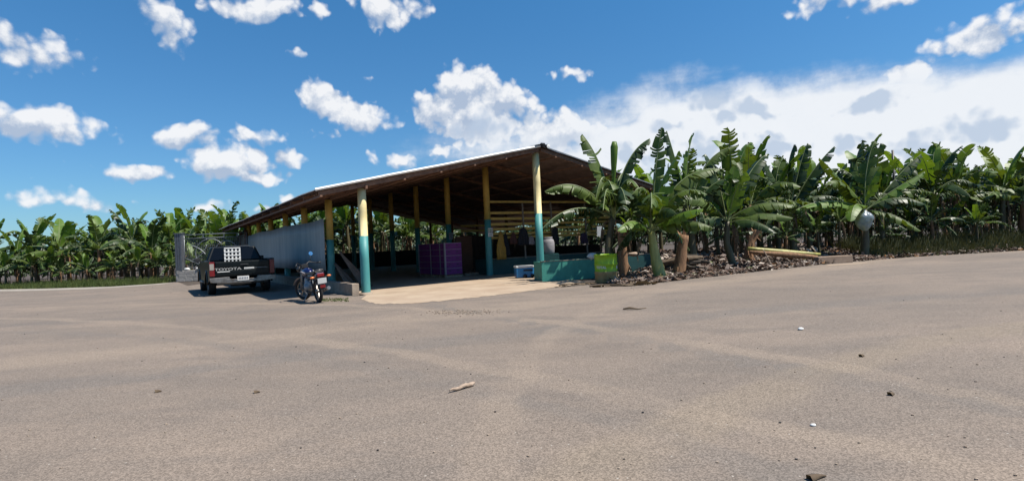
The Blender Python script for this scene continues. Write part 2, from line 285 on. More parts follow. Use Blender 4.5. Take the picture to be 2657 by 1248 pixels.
# ------------------------------------------------------------------ mesh helpers
class MB:
    def __init__(s): s.v = []; s.f = []; s.m = []; s.s = []
    def add(s, vs, fs, mi=0, sm=False):
        o = len(s.v); s.v += [tuple(x) for x in vs]
        for f in fs: s.f.append([i+o for i in f]); s.m.append(mi); s.s.append(sm)
        return s
    def box(s, c, d, mi=0, ax=None, top=1.0):
        c = Vector(c); X, Y, Z = ax or (Vector((1, 0, 0)), Vector((0, 1, 0)), Vector((0, 0, 1)))
        vs = []
        for k in (-1, 1):
            t = top if k > 0 else 1
            for (i, j) in ((-1, -1), (1, -1), (1, 1), (-1, 1)): vs.append(c + X*(i*d[0]/2*t) + Y*(j*d[1]/2*t) + Z*(k*d[2]/2))
        return s.add(vs, [(3, 2, 1, 0), (4, 5, 6, 7), (0, 1, 5, 4), (1, 2, 6, 5), (2, 3, 7, 6), (3, 0, 4, 7)], mi)
    def bar(s, p, q, w, h, mi=0, up=Vector((0, 0, 1))):
        p = Vector(p); q = Vector(q); Y = (q-p).normalized(); X = Y.cross(up).normalized(); Z = X.cross(Y)
        return s.box((p+q)/2, (w, (q-p).length, h), mi, (X, Y, Z))
    def tube(s, pts, rad, n=10, mi=0, cap=True, sm=True, jit=0):
        pts = [Vector(p) for p in pts]; rad = rad if isinstance(rad, (list, tuple)) else [rad]*len(pts)
        vs = []; fs = []; up = None
        for i, p in enumerate(pts):
            T = (pts[min(i+1, len(pts)-1)] - pts[max(i-1, 0)]).normalized()
            if up is None:
                up = T.orthogonal().normalized() if abs(T.z) < .9 else Vector((1, 0, 0))
            X = up - T*up.dot(T); X.normalize(); up = X; Y = T.cross(X)
            for k in range(n):
                a = 2*math.pi*k/n; r = rad[i]*(1+random.uniform(-jit, jit)); vs.append(p + X*math.cos(a)*r + Y*math.sin(a)*r)
        for i in range(len(pts)-1):
            for k in range(n): fs.append((i*n+k, i*n+(k+1) % n, (i+1)*n+(k+1) % n, (i+1)*n+k))
        s.add(vs, fs, mi, sm)
        if cap:
            o = len(s.v) - len(vs); s.f.append([o+k for k in range(n)][::-1]); s.m.append(mi); s.s.append(False)
            s.f.append([o+(len(pts)-1)*n+k for k in range(n)]); s.m.append(mi); s.s.append(False)
        return s
    def lathe(s, c, prof, n=24, mi=0, ax=None, sm=True, mis=None):
        c = Vector(c); X, Y, Z = ax or (Vector((1, 0, 0)), Vector((0, 1, 0)), Vector((0, 0, 1)))
        vs = [c + X*(math.cos(2*math.pi*k/n)*r) + Y*(math.sin(2*math.pi*k/n)*r) + Z*h for (r, h) in prof for k in range(n)]
        for i in range(len(prof)-1):
            o = len(s.v) if i == 0 else o
            if i == 0: s.v += [tuple(x) for x in vs]
            for k in range(n):
                s.f.append([o+i*n+k, o+i*n+(k+1) % n, o+(i+1)*n+(k+1) % n, o+(i+1)*n+k]); s.m.append(mis[i] if mis else mi); s.s.append(sm)
        return s
    def prism(s, poly, th, ax, c=(0, 0, 0), mi=0):   # poly in (X,Y) of ax, thickness along Z
        X, Y, Z = ax; c = Vector(c); n = len(poly)
        vs = [c + X*p[0] + Y*p[1] - Z*(th/2) for p in poly] + [c + X*p[0] + Y*p[1] + Z*(th/2) for p in poly]
        fs = [list(range(n))[::-1], list(range(n, 2*n))] + [(i, (i+1) % n, n+(i+1) % n, n+i) for i in range(n)]
        return s.add(vs, fs, mi)
    def build(s, name, mats, parent=None, bevel=0, loc=None, rotz=0, kind=None):
        me = bpy.data.meshes.new(name); me.from_pydata(s.v, [], s.f)
        mats = mats if isinstance(mats, (list, tuple)) else [mats]
        for q in mats: me.materials.append(q)
        me.polygons.foreach_set('material_index', s.m); me.polygons.foreach_set('use_smooth', s.s); me.update()
        o = bpy.data.objects.new(name, me); C.objects.link(o)
        if parent: o.parent = parent
        if loc is not None: o.location = loc
        o.rotation_euler.z = rotz
        if bevel:
            b = o.modifiers.new('bevel', 'BEVEL'); b.width = bevel; b.segments = 2; b.limit_method = 'ANGLE'; b.angle_limit = R(35)
        if kind: o['kind'] = kind
        return o
def tag(o, label, cat, group=None):
    o['label'] = label; o['category'] = cat
    if group: o['group'] = group
    return o
def thing(name, label, cat, loc=(0, 0, 0), rotz=0, group=None):
    o = bpy.data.objects.new(name, None); C.objects.link(o); o.location = loc; o.rotation_euler.z = rotz; o.empty_display_size = .2
    return tag(o, label, cat, group)
def copy_tree(root, loc, rotz, scale=1, label=None, group=None):
    r = root.copy(); C.objects.link(r); r.location = loc; r.rotation_euler.z = rotz; r.scale = (scale,)*3
    if label: r['label'] = label
    if group: r['group'] = group
    for ch in list(root.children):
        c = ch.copy(); C.objects.link(c); c.parent = r
        for g in ch.children:
            d = g.copy(); C.objects.link(d); d.parent = c
    return r
def text(body, size, ext=.002):
    cu = bpy.data.curves.new('t', 'FONT'); cu.body = body; cu.size = size; cu.extrude = ext; cu.align_x = 'CENTER'; cu.align_y = 'CENTER'; cu.offset = size*.02
    o = bpy.data.objects.new('t', cu); C.objects.link(o); bpy.context.view_layer.update()
    me = bpy.data.meshes.new_from_object(o.evaluated_get(bpy.context.evaluated_depsgraph_get()))
    v = [tuple(x.co) for x in me.vertices]; f = [tuple(p.vertices) for p in me.polygons]
    bpy.data.objects.remove(o); bpy.data.curves.remove(cu); bpy.data.meshes.remove(me); return v, f
XA, YA, ZA = Vector((1, 0, 0)), Vector((0, 1, 0)), Vector((0, 0, 1))
ABZ = (G_, A_, ZA)
# ================================================================== ground
def lerp_poly(pts, x):
    if x <= pts[0][0]: return pts[0][1]
    for (a, b), (c, d) in zip(pts, pts[1:]):
        if x <= c: return b + (d-b)*(x-a)/(c-a)
    (a, b), (c, d) = pts[-2:]; return d + (d-b)/(c-a)*(x-c)
EDGE_PX = [(1440, 747), (1545, 738), (1650, 741), (1700, 735), (1800, 723), (1900, 712), (2000, 701), (2100, 690), (2200, 680), (2290, 673), (2368, 667), (2657, 650)]
EDGE = [tuple(G(*p)[:2]) for p in EDGE_PX]
def sstep(x): x = max(0, min(1, x)); return x*x*(3-2*x)
def hgt(x, y):
    return .30*sstep((y - lerp_poly(EDGE, x) - .25)/3.2)*sstep((x-3.2)/3.0) + (.03*mnoise.noise(Vector((x*.8, y*.8, 0))) if y > lerp_poly(EDGE, x)+.4 and x > 3.4 else 0)
mb = MB(); nx, ny = 130, 90
for j in range(ny+1):
    for i in range(nx+1):
        x = -36 + i*.7; y = lerp_poly(EDGE, x) + (-2 + j*.55) if x > 1.3 else lerp_poly(EDGE, 1.3) + (-2 + j*.55)
        mb.v.append((x, y, -.012 + hgt(x, y)))
for j in range(ny):
    for i in range(nx): a = j*(nx+1)+i; mb.f.append([a, a+1, a+nx+2, a+nx+1]); mb.m.append(0); mb.s.append(True)
mb.build('soil', m_soil, kind='structure')
MB().add([(-400, -60, -.04), (400, -60, -.04), (400, 500, -.04), (-400, 500, -.04)], [(0, 1, 2, 3)]).build('ground', m_soil, kind='structure')
# asphalt yard: near side everything, far side along the planting, the shed and the gate
left_edge = [G(-60, 752), G(120, 749), G(288, 744), G(400, 737), G(462, 732)]
far = [tuple(p[:2]) for p in left_edge] + [tuple(B(13.5, -3.6)[:2]), tuple(B(20, -.45)[:2]), tuple(B(-.3, -.45)[:2]), tuple(B(-.3, 6.2)[:2])] + [tuple(p) for p in EDGE] + [(60, lerp_poly(EDGE, 60))]
far = [(-60, far[0][1]+6)] + far
poly = [(60, -30), (-60, -30)]
pts = poly + far
mb = MB()
# strip the yard into a fan of quads from a near line so no sliver touches the shed
mb.add([(x, y, .004) for x, y in pts], [list(range(len(pts)))[::-1]])
road = mb.build('road', m_asph, kind='structure')
if road.data.polygons[0].normal.z < 0: road.data.flip_normals()
# shed floor and its sunlit apron
fl = [B(-.4, -.15), B(23, -.15), B(23, 17), B(-.2, 9.6)]
MB().add([(p.x, p.y, .012) for p in fl], [(0, 3, 2, 1)]).build('concrete_floor', m_floor, kind='structure')
apx = [(936, 777), (975, 789), (1060, 789), (1180, 778), (1300, 765), (1400, 752), (1470, 742), (1520, 733)]; apq = []
for (x1, y1), (x2, y2) in zip(apx, apx[1:]):
    for k in range(14): t = k/14; apq.append(G(x1+(x2-x1)*t, y1+(y2-y1)*t + 2.2*mnoise.noise(Vector(((x1+(x2-x1)*t)*.06, 3, 0))) + random.uniform(-.7, .7)))
ap = apq + [G(1520, 733), B(.6, 7.5), B(-.35, -.1)]
_ = [G(936, 777), G(975, 789), G(1060, 789), G(1180, 778), G(1300, 765), G(1400, 752), G(1470, 742), G(1520, 733), B(.6, 7.5), B(-.35, -.1)]
MB().add([(p.x, p.y, .009) for p in ap], [list(range(len(ap)))]).build('concrete_apron', m_floor, kind='structure')
# pale dusty kerb edge at the left
mb = MB(); ks = []
for p in left_edge: q = Vector((p.x, p.y, 0)); ks.append((q, q + Vector((.25, -1.3 - random.random()*.5, 0))))
for (a, b), (c, d) in zip(ks, ks[1:]): mb.add([(a.x, a.y, .009), (c.x, c.y, .009), (d.x, d.y, .009), (b.x, b.y, .009)], [(3, 2, 1, 0)])
mb.build('path', mat('pale dusty concrete', (.33, .29, .24), .9, col2=(.50, .45, .38), scale=1.5, bump=.2), kind='structure')
# ================================================================== shed
shed = thing('packing_shed', 'long open packing shed with corrugated roof and yellow and teal columns', 'shed', B(0, 0))
shed_loc = B(0, 0)
def sb(mb, name, mats, bevel=0, parent=None):
    mb.v = [(x-shed_loc.x, y-shed_loc.y, z) for x, y, z in mb.v]
    return mb.build(name, mats, parent or shed, bevel)
SL = .216; ZR = 4.534; AF, AB = -.32, 22.6
def zroof(g): return ZR - SL*abs(g-RW)
def gright(a): return 13.2 + (17.6-13.2)*max(0, min(1, (a-2)/20.0))
def sheets(g0, g1f, name, lip):
    mb = MB(); per = .13; na = int((AB-AF)/per*4); ng = 9
    for i in range(na+1):
        a = AF + (AB-AF)*i/na; amp = .020*math.sin(2*math.pi*i/4)
        ge = g1f(a) + .015*math.sin(a*3.1) + .03*mnoise.noise(Vector((a*.9, g0, 1)))
        for j in range(ng+1):
            g = g0 + (ge-g0)*j/ng
            sag = .03*mnoise.noise(Vector((a*.35, g*.5, 3)))
            p = B(a, g, zroof(g)+amp+sag+.02*(j == ng)); mb.v.append(tuple(p))
    for i in range(na):
        for j in range(ng):
            q = i*(ng+1)+j; f = [q, q+1, q+ng+2, q+ng+1]
            mb.f.append(f if lip else f[::-1]); mb.m.append(0); mb.s.append(True)
    o = sb(mb, name, [m_zinc]); 
    return o
sheets(RW, lambda a: -1.34, 'roof_sheet', True)
sheets(RW, gright, 'roof_sheet', False)
for o in shed.children:
    if o.name.startswith('roof_sheet'):
        if sum(p.normal.z for p in o.data.polygons) < 0: o.data.flip_normals()
# bright flashing on the near left rake, dull one on the right
mb = MB(); cuts = [-1.36, .55, 2.4, 4.3, RW-.05]
for i in range(4):
    g0, g1 = cuts[i], cuts[i+1]+(.06 if i < 3 else 0); o0, o1 = random.uniform(-.008, .008), random.uniform(-.008, .008)
    mb.bar(B(AF-.02-.003*i, g0, zroof(g0)+.012+o0), B(AF-.02-.003*i, g1, zroof(g1)+.012+o1), .055, .055, up=(ZA-A_).normalized())
sb(mb, 'rake_flashing', m_zedge)
mb = MB(); mb.bar(B(AF-.02, RW+.1, ZR-.01), B(AF-.02, 13.2, zroof(13.2)), .04, .035); sb(mb, 'rake_flashing', m_steel)
mb = MB(); 
for s_ in (-1, 1): mb.bar(B(AF-.12, RW+s_*.13, ZR+.035), B(AB, RW+s_*.13, ZR+.035), .30, .02, up=(ZA + G_*s_*.22).normalized())
mb.box(B(AF-.12, RW, ZR+.06), (.16, .05, .05), 0, ABZ); sb(mb, 'ridge_cap', m_dark)
mb = MB(); mb.lathe(B(AF-.2, RW+.18, ZR-.03), [(0.001, 0), (.075, 0), (.085, .02), (.06, .1), (.02, .12)], 16, 0, (G_, ZA, A_)); fl_ = sb(mb, 'floodlight', m_dark)
mb = MB(); mb.lathe(B(AF-.204, RW+.18, ZR-.03), [(0.001, -.01), (.05, -.006), (.072, 0)], 16, 0, (G_, ZA, A_)); sb(mb, 'lens', m_white, parent=fl_)
# rafters up each slope and purlins along the shed
for i in range(14):
    a = (AF+.08) + i*1.69; jz = random.uniform(-.02, .01)
    mb = MB(); mb.bar(B(a, -1.25, zroof(-1.25)-.10+jz), B(a+random.uniform(-.06, .06), RW-.05, ZR-.11), .07, .12); sb(mb, 'rafter', m_wood)
    ge = gright(a)-.1
    if i % 2 == 0: mb = MB(); mb.bar(B(a, ge, zroof(ge)-.10+jz), B(a, RW+.05, ZR-.11), .07, .12); sb(mb, 'rafter', m_wood)
for i in range(3):      # doubled rough boards at the open end
    a = AF + .22 + i*.27
    mb = MB(); mb.bar(B(a, -1.2, zroof(-1.2)-.09-.01*i), B(a+.05, RW-.1, ZR-.12-.02*i), .14, .03); sb(mb, 'rafter', m_wood)
for g in [-1.2, 0.05, 1.2, 2.4, 3.6, 4.8, 5.9]:
    mb = MB(); mb.bar(B(AF+.02, g, zroof(g)-.185), B(AB-.1, g, zroof(g)-.185), .06, .05 if g != .05 else .10); sb(mb, 'purlin', m_wood)
for g in [6.9, 8.1, 9.3, 10.5, 11.7, 12.9]:
    mb = MB(); mb.bar(B(AF+.02, g, zroof(g)-.185), B(AB-.1, g, zroof(g)-.185), .06, .05); sb(mb, 'purlin', m_wood)
mb = MB(); mb.bar(B(-.15, RW, 4.40), B(AB-.1, RW, 4.40), .12, .10); sb(mb, 'ridge_beam', m_wood)
def column(a, g, ztop, zdiv, r, yel=None):
    mb = MB(); prof = [(r*1.06, 0), (r*1.04, .3), (r*1.02, zdiv*.6), (r, zdiv), (r, zdiv), (r*.99, (zdiv+ztop)/2), (r*.97, ztop), (0.001, ztop)]
    mb.lathe(B(a, g), prof, 26, mis=[1, 1, 1, 1, 0, 0, 0])
    return sb(mb, 'column', [yel or m_yel, m_teal])
for k in range(7):
    column(k*BAY, 0, 3.0, 1.65, .122, m_yel_p if k == 0 else None); column(k*BAY, RW, 4.36, 2.24, .128, m_yel_p if k == 0 else None)
for k in range(2, 7):
    a = k*BAY + 1.0; g = 12.3
    mb = MB(); mb.tube([B(a, g, 0), B(a, g, zroof(g)-.18)], .09, 10); sb(mb, 'timber_post', m_wood)
mb = MB(); mb.lathe(B(0, 0, .012), [(.2, 0), (.19, .03), (.12, .05)], 20); sb(mb, 'column_footing', m_conc)
# kerb walls round the shed
mb = MB(); mb.box(B(11.2, -.34, .16), (.2, 22.7, .34), 0, ABZ); kw = sb(mb, 'kerb_wall', m_conc, .012)
mb = MB(); mb.box(B(AB-.2, 6.5, .55), (13, .15, 1.1), 0, ABZ); sb(mb, 'back_wall', mat('dark block', (.05, .045, .045), .9))  # low back wall in one near-black block colour
mb = MB(); mb.box(B(13.5, 13.4, .5), (.15, 18, 1.0), 0, ABZ); sb(mb, 'side_wall', mat('dark block', (.05, .045, .045), .9))  # same near-black block colour as the back wall
# sheet metal wall hung outside the left columns
mb = MB(); A0, A1 = 3.3, 19.3; n = 520
for i in range(n+1):
    a = A0 + (A1-A0)*i/n; w = .016*math.sin(a*2*math.pi/.12) + .02*mnoise.noise(Vector((a*.7, 0, 0)))
    zt = 2.36 + .03*math.sin(a*.9) + .04*(a > 9) ; zb_ = .63 + .02*mnoise.noise(Vector((a*2, 4, 0)))
    for j in range(5): mb.v.append(tuple(B(a, -.2+w+.012*mnoise.noise(Vector((a, j, 2))), zb_+(zt-zb_)*j/4)))
for i in range(n):
    for j in range(4): q = i*5+j; mb.f.append([q, q+5, q+6, q+1]); mb.m.append(0); mb.s.append(True)
o = sb(mb, 'sheet_metal_wall', m_zwall); o.modifiers.new('thick', 'SOLIDIFY').thickness = .006
for z in (1.0, 1.7, 2.2):
    mb = MB(); mb.bar(B(A0+.1, -.14, z), B(A1-.1, -.14, z), .04, .06); sb(mb, 'wall_rail', m_wood)
# pale board and brown posts beyond the sheet wall
for a in (19.7, 21.9): mb = MB(); mb.tube([B(a, -.25, 0), B(a, -.25, 2.75)], .10, 10); sb(mb, 'timber_post', m_wood)
mb = MB(); mb.box(B(20.8, -.27, 1.75), (.03, 1.7, 1.55), 0, ABZ); sb(mb, 'board_panel', m_board)
# yellow rail screen with uprights, from the second ridge column to the right
rails = [2.95, 2.50, 2.27, 2.04, 1.84, 1.66, 1.5]
for i, z in enumerate(rails):
    mb = MB(); mb.bar(B(BAY-.02, RW+.1, z), B(BAY, 13.0, z+random.uniform(-.03, .03)), .03, .10 if i else .08); sb(mb, 'rail', m_yel_d)
for g, zt in ((RW+1.75, 2.9), (RW+3.25, 2.95), (RW+5.2, 2.9)):
    mb = MB(); mb.bar(B(BAY-.06, g, 0.6), B(BAY-.06, g-.06, zt), .06, .05, up=A_); sb(mb, 'upright', m_board)
mb = MB()
for i in range(22): mb.box(B(8.2+random.uniform(-.015, .015), 7.7+i*.27, .86+random.uniform(-.05, .05)), (.255, .03, 1.72), 0, ABZ)
sb(mb, 'plank_partition', mat('dark planks', (.05, .035, .028), .9, col2=(.11, .07, .05), scale=3))  # partition planks in very dark browns
for i, z in enumerate((1.95, 2.2)):
    mb = MB(); mb.bar(B(8.1, 7.6, z), B(8.1, 13.4, z+.02), .03, .1); sb(mb, 'rail', m_yel_d)
# painted notices on the columns
def notice(a, g, z, w, h, label, pal):
    t_ = thing('notice_sign', label, 'sign', B(a, g, z), YAW, None)
    mb = MB(); mb.box((0, 0, 0), (w, .008, h)); mb.build('board', m_wpaper if pal else m_steel, t_)
    mb = MB()
    if pal:
        for i in range(3):
            x = -w*.32 + i*w*.32
            mb.box((x, -.006, h*.30), (w*.2, .004, h*.2), 1 if i < 2 else 0); mb.box((x, -.006, h*.04), (w*.2, .004, h*.17), 0)
        for k, ww in enumerate((.8, .7, .8)): mb.box((0, -.006, -h*(.18+.1*k)), (w*ww, .004, h*.035), 0)
    else:
        for k, ww in enumerate((.7, .8, .6, .8)): mb.box((0, -.006, h*(.3-.17*k)), (w*ww, .004, h*.04), 0)
    mb.build('print', [m_signk, m_signg], t_)
notice(BAY-.15, RW+.02, 1.72, .22, .34, 'white notice with rows of small pictures on the second ridge column', True)
notice(2*BAY-.15, RW+.02, 1.70, .2, .3, 'grey notice on the dark column behind the purple cartons', False)
# ================================================================== washing troughs
def open_tank(name, label, P0, dirx, L_, Dp, Hh, mt, wall=.12):
    yaw = math.atan2(dirx.y, dirx.x); t_ = thing(name, label, 'trough', P0, yaw)
    mb = MB(); mb.box((L_/2, wall/2, Hh/2), (L_, wall, Hh)); mb.box((L_/2, Dp-wall/2, Hh/2), (L_, wall, Hh)); mb.box((wall/2, Dp/2, Hh/2-.002), (wall-.004, Dp-2*wall, Hh-.004)); mb.box((L_-wall/2, Dp/2, Hh/2-.002), (wall-.004, Dp-2*wall, Hh-.004))
    mb.build('tank_wall', mt, t_, .008)
    mb = MB(); mb.box((L_/2, wall/2, Hh+.012), (L_+.02, wall+.02, .024)); mb.build('rim', m_conc, t_)
    mb = MB(); mb.box((L_/2, Dp/2, Hh*.7), (L_-2*wall, Dp-2*wall, .01)); mb.build('water', mat('dark water', (.01, .02, .02), .1), t_)
    return t_
p = G(1407, 731); th = R(12)
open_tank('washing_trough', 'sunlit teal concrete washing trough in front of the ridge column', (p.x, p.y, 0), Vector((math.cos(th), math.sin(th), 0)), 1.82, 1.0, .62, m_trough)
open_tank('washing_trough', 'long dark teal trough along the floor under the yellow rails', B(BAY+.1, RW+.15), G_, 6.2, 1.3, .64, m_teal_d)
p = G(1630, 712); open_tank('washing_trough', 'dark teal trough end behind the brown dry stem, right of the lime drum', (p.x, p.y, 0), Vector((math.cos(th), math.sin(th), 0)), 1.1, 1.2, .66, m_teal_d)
# ================================================================== lime drum
p = G(1574, 732); dr = thing('oil_drum', 'lime green steel drum with muddy base beside the sunlit trough', 'drum', (p.x, p.y, 0))
RD = .325; mb = MB()
prof = [(RD*.98, 0), (RD, .02)]
for z0 in (.29, .53): prof += [(RD, z0-.03), (RD+.022, z0), (RD, z0+.03)]
prof += [(RD, .78), (RD+.012, .79), (RD+.012, .81), (RD-.02, .81), (RD-.02, .70)]
mb.lathe((0, 0, 0), prof, 40, mis=[1]*4 + [0]*9)
mb.build('body', [m_lime, m_rust], dr)
mb = MB(); mb.lathe((0, 0, .70), [(.001, 0), (RD-.02, 0)], 30); mb.build('lid', m_lime, dr)
v, f = text('TOTAL', .10); mb = MB()
th0 = -math.pi/2 - .62
mb.add([(math.cos(th0+x/RD)*(RD+.003+z), math.sin(th0+x/RD)*(RD+.003+z), .44+y) for x, y, z in v], f); mb.build('lettering', m_white, dr)
mb = MB(); th1 = -math.pi/2+1.05
mb.add([(math.cos(th1+.13*math.cos(q)*1)*(RD+.004), math.sin(th1+.13*math.cos(q))*(RD+.004), .43+.055*math.sin(q)) for q in [k*math.pi/8 for k in range(16)]], [list(range(16))]); mb.build('round_emblem', m_white, dr)
# ================================================================== things round the troughs
p = D(1441, 644, 19.6); mb = MB()
mb.lathe((0, 0, 0), [(.001, 0), (.17, .0), (.21, .05), (.225, .22), (.225, .40), (.20, .50), (.15, .545), (.15, .60), (.001, .60)], 28)
br = thing('plastic_barrel', 'white plastic barrel standing just right of the ridge column', 'barrel', (p.x-.25, p.y, D(1441, 658, 19.6).z-.0))
mb.build('body', m_cloth_w, br); mb = MB(); mb.lathe((0, 0, .60), [(.155, -.045), (.16, -.04), (.16, .01), (.001, .012)], 24); mb.build('lid', m_cloth_w, br)
bz = br.location.z
mb = MB(); mb.box((br.location.x, br.location.y, bz/2), (.7, .6, bz)); tag(mb.build('low_bench', m_teal_d), 'dark painted bench under the white plastic barrel', 'bench')
# blue cooler
p = G(1357, 722); cl = thing('cool_box', 'blue cool box with pale lid and wheels on the shed floor', 'cool box', (p.x+.05, p.y+.12, .012), YAW*.35)
mb = MB(); mb.box((0, 0, .19), (.62, .40, .34), 0, None, 1.04); mb.build('body', m_cool, cl, .02)
mb = MB(); mb.box((0, 0, .395), (.66, .44, .07)); mb.build('lid', m_wpaper, cl, .02)
mb = MB(); mb.box((.10, -.215, .27), (.34, .03, .05)); mb.build('handle', m_dark, cl)
for x in (-.02, .25):
    mb = MB(); mb.lathe((x, -.23, .07), [(.001, -.02), (.07, -.02), (.07, .02), (.001, .02)], 16, 0, (XA, ZA, -YA)); mb.build('wheel', m_dark, cl)
# bags and litter on troughs
def blob(name, label, cat, P, r, mt, seed, flat=.7):
    mb = MB(); n, k = 12, 8; vs = []
    for j in range(k+1):
        ph = math.pi*j/k
        for i in range(n):
            q = 2*math.pi*i/n; d = Vector((math.sin(ph)*math.cos(q), math.sin(ph)*math.sin(q), math.cos(ph)))
            s = 1 + .35*mnoise.noise(d*2.2+Vector((seed, 0, 0))); vs.append((d.x*r[0]*s, d.y*r[1]*s, r[2]*(1+d.z*s)))
    mb.add(vs, [(j*n+i, (j+1)*n+i, (j+1)*n+(i+1) % n, j*n+(i+1) % n) for j in range(k) for i in range(n)], 0, True)
    return tag(mb.build(name, mt, loc=P), label, cat)
q = D(1537, 668, 17.35); blob('feed_sack', 'crumpled white sack lying on the corner of the sunlit trough', 'sack', (q.x, q.y, .62), (.17, .12, .10), m_wpaper, 3)
q = D(1645, 658, 17.6); blob('dead_leaf_heap', 'heap of pale pink dead leaf sheaths on the right trough', 'leaf heap', (q.x, q.y, .64), (.2, .2, .07), m_wood_l, 8)
q = D(1608, 580, 18.5); mb = MB(); mb.box((0, 0, 0), (.22, .04, .36)); tag(mb.build('wall_box', m_wpaper, loc=D(1557, 600, 20)), 'pale square box hanging behind the first banana stem', 'box')
# hanging clothes on the rails
def cloth(name, label, cat, a, g, ztop, w, h, mt, seed, gather=.25):
    mb = MB(); n, k = 14, 10
    for j in range(k+1):
        t = j/k; ww = w*(gather+(1-gather)*min(1, t*1.5))
        for i in range(n+1):
            s_ = i/n-.5; fold = .035*math.sin(i*1.9+seed)*(.4+t) + .03*mnoise.noise(Vector((i*.5, j*.4, seed)))
            x = s_*ww + .04*mnoise.noise(Vector((j*.5, seed, 0)))
            z = -h*t + (.10*abs(s_)*2*(t < .1) * -1) + .05*mnoise.noise(Vector((i*.6, seed, 9)))*t
            mb.v.append((x, fold-.03, z))
    for j in range(k):
        for i in range(n): q = j*(n+1)+i; mb.f.append([q, q+1, q+n+2, q+n+1]); mb.m.append(0); mb.s.append(True)
    o = mb.build(name, mt, loc=B(a, g, ztop), rotz=YAW); o.modifiers.new('t', 'SOLIDIFY').thickness = .012; return tag(o, label, cat)
cloth('rain_apron', 'long mustard yellow oilskin apron hanging beside the notice column', 'apron', BAY-.25, RW+.42, 1.78, .42, 1.15, m_cloth_y, 2)
cloth('work_coat', 'dark coat hanging next to the yellow apron', 'coat', BAY-.12, RW+.72, 1.7, .36, .95, m_cloth_d, 5)
cloth('work_shirt', 'brown red shirt hanging between two dark coats', 'shirt', BAY-.12, RW+1.12, 1.72, .34, .5, m_cloth_r, 7)
cloth('work_coat', 'broad dark coat with rounded top hanging left of the grey bag', 'coat', BAY-.14, RW+1.6, 1.9, .55, .75, m_cloth_d, 9, .5)
cloth('cloth_bag', 'pale grey bag hanging on the rails left of the ridge column', 'bag', BAY-.16, RW+1.98, 1.52, .3, .36, m_cloth_w, 11, .7)
cloth('work_coat', 'dark coat hanging above the white barrel', 'coat', BAY-.14, RW+3.3, 1.9, .42, .8, m_cloth_d, 13, .5)
cloth('work_shirt', 'dim violet shirt on the rails right of the white barrel', 'shirt', BAY-.14, RW+4.9, 1.6, .45, .5, mat('violet cloth', (.06, .04, .09), .9), 17, .6)
# plywood sheet, tarpaulins, water jug
mb = MB(); mb.box((0, 0, .82), (.95, .03, 1.6)); tag(mb.build('plywood_sheet', m_ply, loc=B(BAY+1.4, RW-.35, .012), rotz=YAW+.25), 'brown plywood sheet standing behind the notice column', 'plywood')
def tarp(name, label, a, g, seed, w, h):
    mb = MB(); n, k = 8, 10
    for j in range(k+1):
        t = j/k
        for i in range(n+1):
            s_ = i/n-.5; q = B(a+.6*t*0+.05*s_, g, 0) + G_*(.62*t*h + s_*w*(.15+.85*t)) + A_*(-.35*t+.05*math.sin(i*2+seed)*t)
            mb.v.append((q.x, q.y, max(.02, h*(1-t) + .05*math.sin(i*1.7+seed)*t + .02)))
    for j in range(k):
        for i in range(n): q = j*(n+1)+i; mb.f.append([q, q+1, q+n+2, q+n+1]); mb.m.append(0); mb.s.append(True)
    o = mb.build(name, m_tarp); o.modifiers.new('t', 'SOLIDIFY').thickness = .01; tag(o, label, 'tarpaulin')
tarp('tarpaulin', 'dusty brown tarpaulin sliding down behind the left column', BAY-.6, .1, 1, .42, 1.25)
tarp('tarpaulin', 'shorter fold of brown tarpaulin against the teal column foot', BAY-.35, .02, 4, .5, .85)
# ================================================================== purple carton pallets
cor = G(1156, 722)
base = Vector((cor.x, cor.y, .012)); 
def BX(a, g, z): return base + A_*a + G_*g + Vector((0, 0, z))
def pallet(a, g, label):
    t_ = thing('pallet', label, 'pallet', BX(a, g, 0), YAW)
    for y in (.05, .55, 1.05): mb = MB(); mb.box((.4, y, .045), (.8, .09, .09)); mb.build('skid', m_wood_l, t_)
    mb = MB()
    for k in range(6): mb.box((.06+k*.136, .55, .105), (.1, 1.14, .03))
    mb.build('deck', m_wood, t_); return t_
for (a, lb) in ((0, 'wooden pallet under the near stack of purple cartons'), (1.25, 'wooden pallet under the far stack of purple cartons')):
    pallet(a, 0, lb)
pallet(.5, 1.15, 'empty wooden pallet right of the purple cartons')
mb = MB(); mb.box((0, 0, 0), (.76, .37, .242)); car_me = None
lv = ['bottom', 'second', 'middle', 'fourth', 'top']; wh = ['nearest', 'second', 'third', 'fourth', 'fifth', 'farthest']
for pa in range(2):
    for row in range(3):
        for k in range(5):
            P = BX(.02+.19+pa*1.25+row*.375, .4, .12+.125+k*.25)
            if car_me is None:
                mb = MB(); mb.box((0, 0, 0), (.76, .37, .244)); mb.box((0, 0, .116), (.772, .374, .014), 1)
                for s_ in (-1, 1): mb.box((s_*.18, -.188, .02), (.1, .006, .03), 2)
                o = mb.build('banana_carton', [m_purple, m_pale, m_dark], loc=P, rotz=YAW); car_me = o
            else: o = car_me.copy(); C.objects.link(o); o.location = P
            tag(o, f'purple carton, {lv[k]} layer, {wh[pa*3+row]} row of the stacks', 'carton', 'purple cartons on pallets')
for i, (a, g, lb) in enumerate(((0, -.01, 'pale corner board on the near corner of the cartons'), (.38, -.01, 'pale strip board one carton back on the left side'), (1.24, -.01, 'pale board between the two carton stacks'), (2.4, -.01, 'pale board at the far end of the cartons'))):
    mb = MB(); mb.box((0, 0, .63), (.016, .055, 1.26)); 
    if i == 0: mb.box((.03, -.03, .63), (.05, .012, 1.26))
    tag(mb.build('corner_board', m_pale, loc=BX(a, g, .12), rotz=YAW), lb, 'corner board', 'corner boards on the carton stacks')
